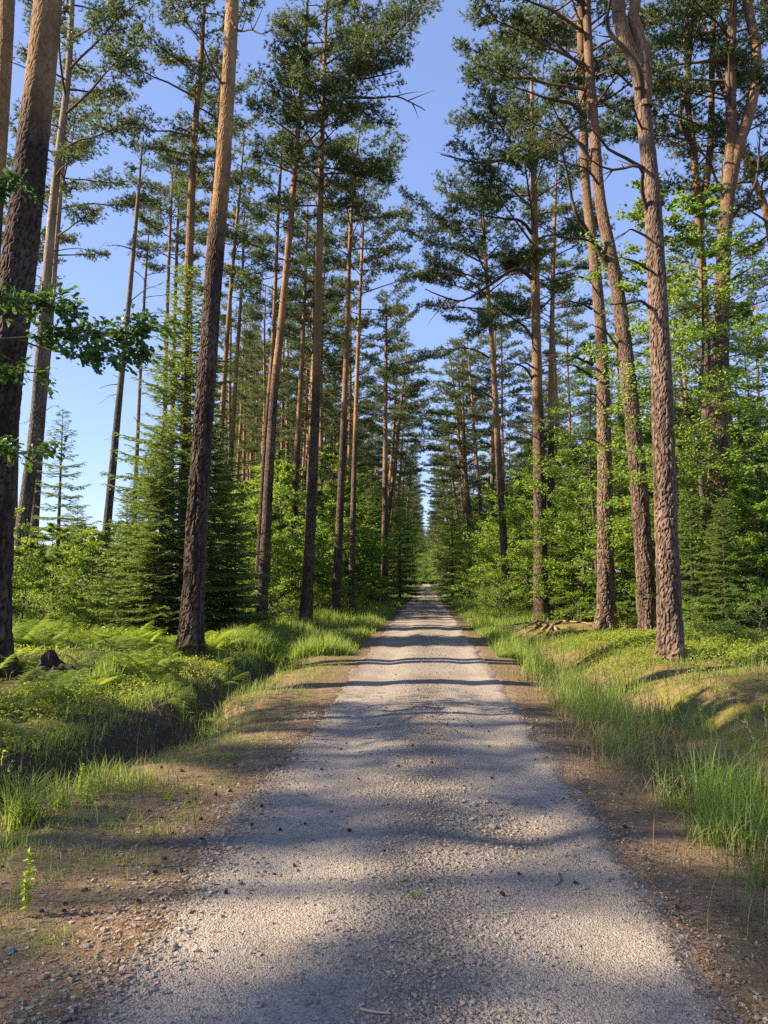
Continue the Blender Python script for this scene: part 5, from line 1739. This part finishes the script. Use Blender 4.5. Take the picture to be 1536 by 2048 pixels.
_rt = np.random.default_rng(55)
for (a, b) in [(1420, 1345), (1300, 1370), (1480, 1400), (1235, 1345), (1385, 1400), (1505, 1360), (1210, 1310), (1340, 1355)]:
    l, q = _rt.uniform(14, 34), _rt.uniform(-0.5, 0.5)
    twig('twig', [(a, b), (a + l * 0.5, b + l * q * 0.5 + 2), (a + l, b + l * q)], 0.006, 'brown fallen twig on the mossy bank right of the road', M['dead'], 0.012)['group'] = 'twigs on the right bank'
for (a, b) in [(520, 1480), (300, 1690), (420, 1700), (565, 1440), (250, 1760), (360, 1560)]:
    l, q = _rt.uniform(16, 36), _rt.uniform(-0.5, 0.5)
    twig('twig', [(a, b), (a + l * 0.5, b + l * q * 0.5 + 2), (a + l, b + l * q)], 0.0035, 'small fallen twig in the needle litter of the left shoulder', M['dead'], 0.008)['group'] = 'twigs on the left shoulder'


def small_plant(name, pix, lab, cat, n, h, spread, w, mat, lean=0.4, segs=3, sc=1.0):
    p = at(*pix)
    g = G()
    rgp = np.random.default_rng(int(pix[0] * 7 + pix[1]))
    global surf
    old = surf
    surf = lambda x, y: np.zeros(np.shape(x))
    blades(g, rgp.normal(0, spread, n), rgp.normal(0, spread, n), h * rgp.uniform(0.5, 1.1, n), np.full(n, w), rgp, segs, lean)
    surf = old
    o = link(name, g.mesh(name, [mat]), None, p)
    return tag(o, lab, cat)


small_plant('grass_tussock', (45, 1650), 'bright fountain-like grass tussock at the ditch edge on the left', 'grass tussock', 210, 0.42, 0.055, 0.0034, M['grass'], 0.75, 5)
small_plant('grass_tussock', (118, 1615), 'smaller loose grass tussock right of the fountain-like one', 'grass tussock', 60, 0.3, 0.04, 0.003, M['grass'], 0.6, 4)
small_plant('grass_tussock', (268, 1575), 'dark soft grass tuft on the ditch slope in shade', 'grass tussock', 260, 0.22, 0.13, 0.0026, M['grass'], 0.6, 4)
small_plant('grass_tussock', (205, 1375), 'upright grass tuft beside the rotten stump', 'grass tussock', 220, 0.42, 0.10, 0.004, M['grass'], 0.4, 4)
small_plant('grass_tussock', (833, 1793), 'tiny green grass tuft in the middle of the road', 'grass tussock', 34, 0.05, 0.02, 0.0024, M['grass'], 0.9, 3)
small_plant('grass_tussock', (814, 1762), 'faint yellow-green grass tuft just above the tiny one on the road', 'grass tussock', 16, 0.045, 0.018, 0.002, M['grass'], 0.9, 3)
small_plant('grass_tussock', (860, 1897), 'small yellowish grass tuft on the coarse middle strip', 'grass tussock', 18, 0.035, 0.02, 0.002, M['grass'], 1.0, 3)
small_plant('grass_tussock', (876, 1914), 'lowest small grass tuft on the coarse middle strip', 'grass tussock', 16, 0.03, 0.018, 0.002, M['grass'], 1.0, 3)
small_plant('grass_tussock', (770, 1905), 'dull grass tuft left of the yellowish one on the road', 'grass tussock', 12, 0.03, 0.018, 0.002, M['drygrass'], 1.0, 3)


def herb(pix, h, lab, nl, size):
    p = at(*pix)
    rgp = np.random.default_rng(int(pix[0] + pix[1] * 3))
    t = np.linspace(0, 1, 7)
    P = np.stack([0.05 * h * t ** 2, 0 * t, h * t], -1)
    gb = G(); V, Q = tube(P, 0.003 * (1 - 0.6 * t), 5); gb.add(V, Q=Q)
    g = G()
    u = rgp.uniform(0.08, 1, nl)
    c = np.stack([np.interp(u, t, P[:, k]) for k in range(3)], -1)
    a = rgp.uniform(0, 6.28, nl)
    leaves(g, c, np.stack([np.cos(a), np.sin(a), 0.4 + 0 * a], -1), rgp, size)
    T = thing('herb', lab, 'herb', p)
    part('stem', gb.mesh('stem', [M['fern']], True), T)
    part('foliage', g.mesh('foliage', [M['fern']]), T)


herb((48, 1835), 0.30, 'tall narrow leafy herb on the left shoulder near the camera', 70, 0.035)
herb((161, 1598), 0.24, 'upright herb with small leaves at the ditch edge right of the tussocks', 46, 0.035)
herb((180, 1600), 0.16, 'spindly low herb next to the upright herb at the ditch edge', 22, 0.03)
herb((175, 1612), 0.07, 'flat leafy weed on the left shoulder below the herbs', 26, 0.045)
herb((378, 1582), 0.03, 'single yellow-green leaf weed among the cones', 6, 0.035)
herb((335, 1602), 0.05, 'pale little weed left of the cone group', 16, 0.035)


def stump():
    q = at(108, 1352)
    rgp = np.random.default_rng(3)
    g = G()
    n = 26
    th = np.arange(n) * 2 * PI / n
    zs = np.array([-0.1, 0.0, 0.05, 0.1, 0.15, 0.19, 0.22, 0.24])
    top = 0.13 + 0.24 * np.exp(-((th - 2.3) / 0.65) ** 2) + 0.05 * rgp.random(n)
    rows = []
    for i, z in enumerate(zs):
        f = max(0, z / 0.24)
        r = 0.23 * (1.25 - 0.5 * f + 0.12 * np.sin(th * 5) + 0.14 * rgp.random(n))
        rows.append(np.stack([r * np.cos(th) * 1.15, r * np.sin(th), np.where(z > 0, f * top, z)], -1))
    inner = np.stack([0.55 * rows[-1][:, 0], 0.55 * rows[-1][:, 1], 0.05 + 0.03 * rgp.random(n)], -1)
    rows.append(inner)
    V = np.concatenate(rows); m = len(rows)
    i = np.arange(m - 1)[:, None] * n; j = np.arange(n)[None]; k = (j + 1) % n
    g.add(V, Q=np.stack([i + j, i + k, i + n + k, i + n + j], -1).reshape(-1, 4))
    g.add(np.vstack([inner, inner.mean(0)[None]]), T=[(a, (a + 1) % n, n) for a in range(n)])
    T = thing('tree_stump', 'dark rotten splintered stump in the green carpet on the left bank', 'stump', q)
    part('stump_wood', g.mesh('stump_wood', [M['rot']]), T)
    for (a, L, zz) in [(-0.3, 0.38, 0.14), (0.4, 0.30, 0.06), (3.4, 0.32, 0.06), (5.0, 0.36, 0.05)]:
        d = np.array([math.cos(a), math.sin(a), 0])
        C = catmull(np.array([d * 0.12 + [0, 0, zz], d * 0.30 + [0, 0, zz * 0.7], d * (0.26 + L) + [0, 0, -0.04]]), 0.05)
        g = G(); V, Q = tube(C, np.linspace(0.06, 0.018, len(C)), 7, 0.3, rgp); g.add(V, Q=Q)
        part('root', g.mesh('root', [M['rot']]), T)
    for (a, h) in [(2.1, 0.42), (2.5, 0.36), (1.8, 0.30)]:
        d = np.array([math.cos(a), math.sin(a), 0]) * 0.18
        g = G(); V, Q = tube(np.array([d, d * 0.95 + [0, 0, h * 0.6], d * 0.85 + [0, 0, h]]), np.array([0.05, 0.03, 0.004]), 5, 0.4, rgp); g.add(V, Q=Q)
        part('splinter', g.mesh('splinter', [M['rot']]), T)


stump()


def log():
    a, b = unproj(1162, 1242, 25.4), unproj(1300, 1242, 25.8)
    a[2] = float(gz(a[0], a[1])) + 0.13; b[2] = float(gz(b[0], b[1])) + 0.13
    a[2] = b[2] = max(a[2], b[2]) + 0.04
    P = np.linspace(0, 1, 12)[:, None] * (b - a)
    g = G(); V, Q = tube(P, 0.145, 16, 0.06, rgc); g.add(V, Q=Q)
    T = thing('fallen_log', 'dark fallen log lying behind the two plated pines on the right bank', 'log', a)
    part('log_bark', g.mesh('log_bark', [M['rot']], True), T)
    for k, e in (('cut_end', P[0]), ('cut_end', P[-1])):
        th = np.arange(16) * 2 * PI / 16
        s = 1 if e is P[-1] else -1
        ring = np.stack([np.full(16, s * 0.004), 0.138 * np.cos(th), 0.138 * np.sin(th)], -1) + e
        g = G(); g.add(np.vstack([ring, ring.mean(0)[None]]), T=[(i, (i + 1) % 16, 16) for i in range(16)])
        part(k, g.mesh(k, [M['dead']]), T)


log()
a = unproj(1235, 1238, 26.6); b = unproj(1268, 1180, 26.6)
a[2] = float(gz(a[0], a[1])) - 0.05
g = G(); V, Q = tube(np.linspace(0, 1, 6)[:, None] * (b + [0.5, 0, 0.6] - a), 0.055, 9, 0.1, rgc); g.add(V, Q=Q)
tag(link('leaning_pole', g.mesh('leaning_pole', [M['rot']], True), None, a), 'dark broken pole leaning up behind the fallen log', 'pole')

# bare roots running down the bank below the reddish pine on the right: parts of the ground there
rt = np.random.default_rng(14)
T = thing('root_mat', 'bare woody roots running down the sandy bank below the straight reddish pine', 'tree roots', (float(at(1078, 1248)[0]), float(at(1078, 1248)[1]), float(at(1078, 1248)[2])))
o0 = np.array(T.location)
for (pp) in [[(1082, 1246), (1062, 1262), (1040, 1272), (1028, 1284)], [(1095, 1250), (1078, 1268), (1060, 1280), (1048, 1294)], [(1105, 1252), (1092, 1272), (1078, 1290)], [(1075, 1244), (1050, 1254), (1030, 1266)], [(1112, 1250), (1125, 1244), (1160, 1246), (1200, 1250)], [(1110, 1256), (1118, 1275), (1112, 1296)]]:
    C = catmull(np.array([at(*q) for q in pp]) - o0 + [0, 0, 0.02], 0.08)
    C[:, 2] += rt.normal(0, 0.008, len(C))
    g = G(); V, Q = tube(C, np.linspace(0.055, 0.02, len(C)), 7, 0.25, rt); g.add(V, Q=Q)
    part('root', g.mesh('root', [M['root']], True), T)
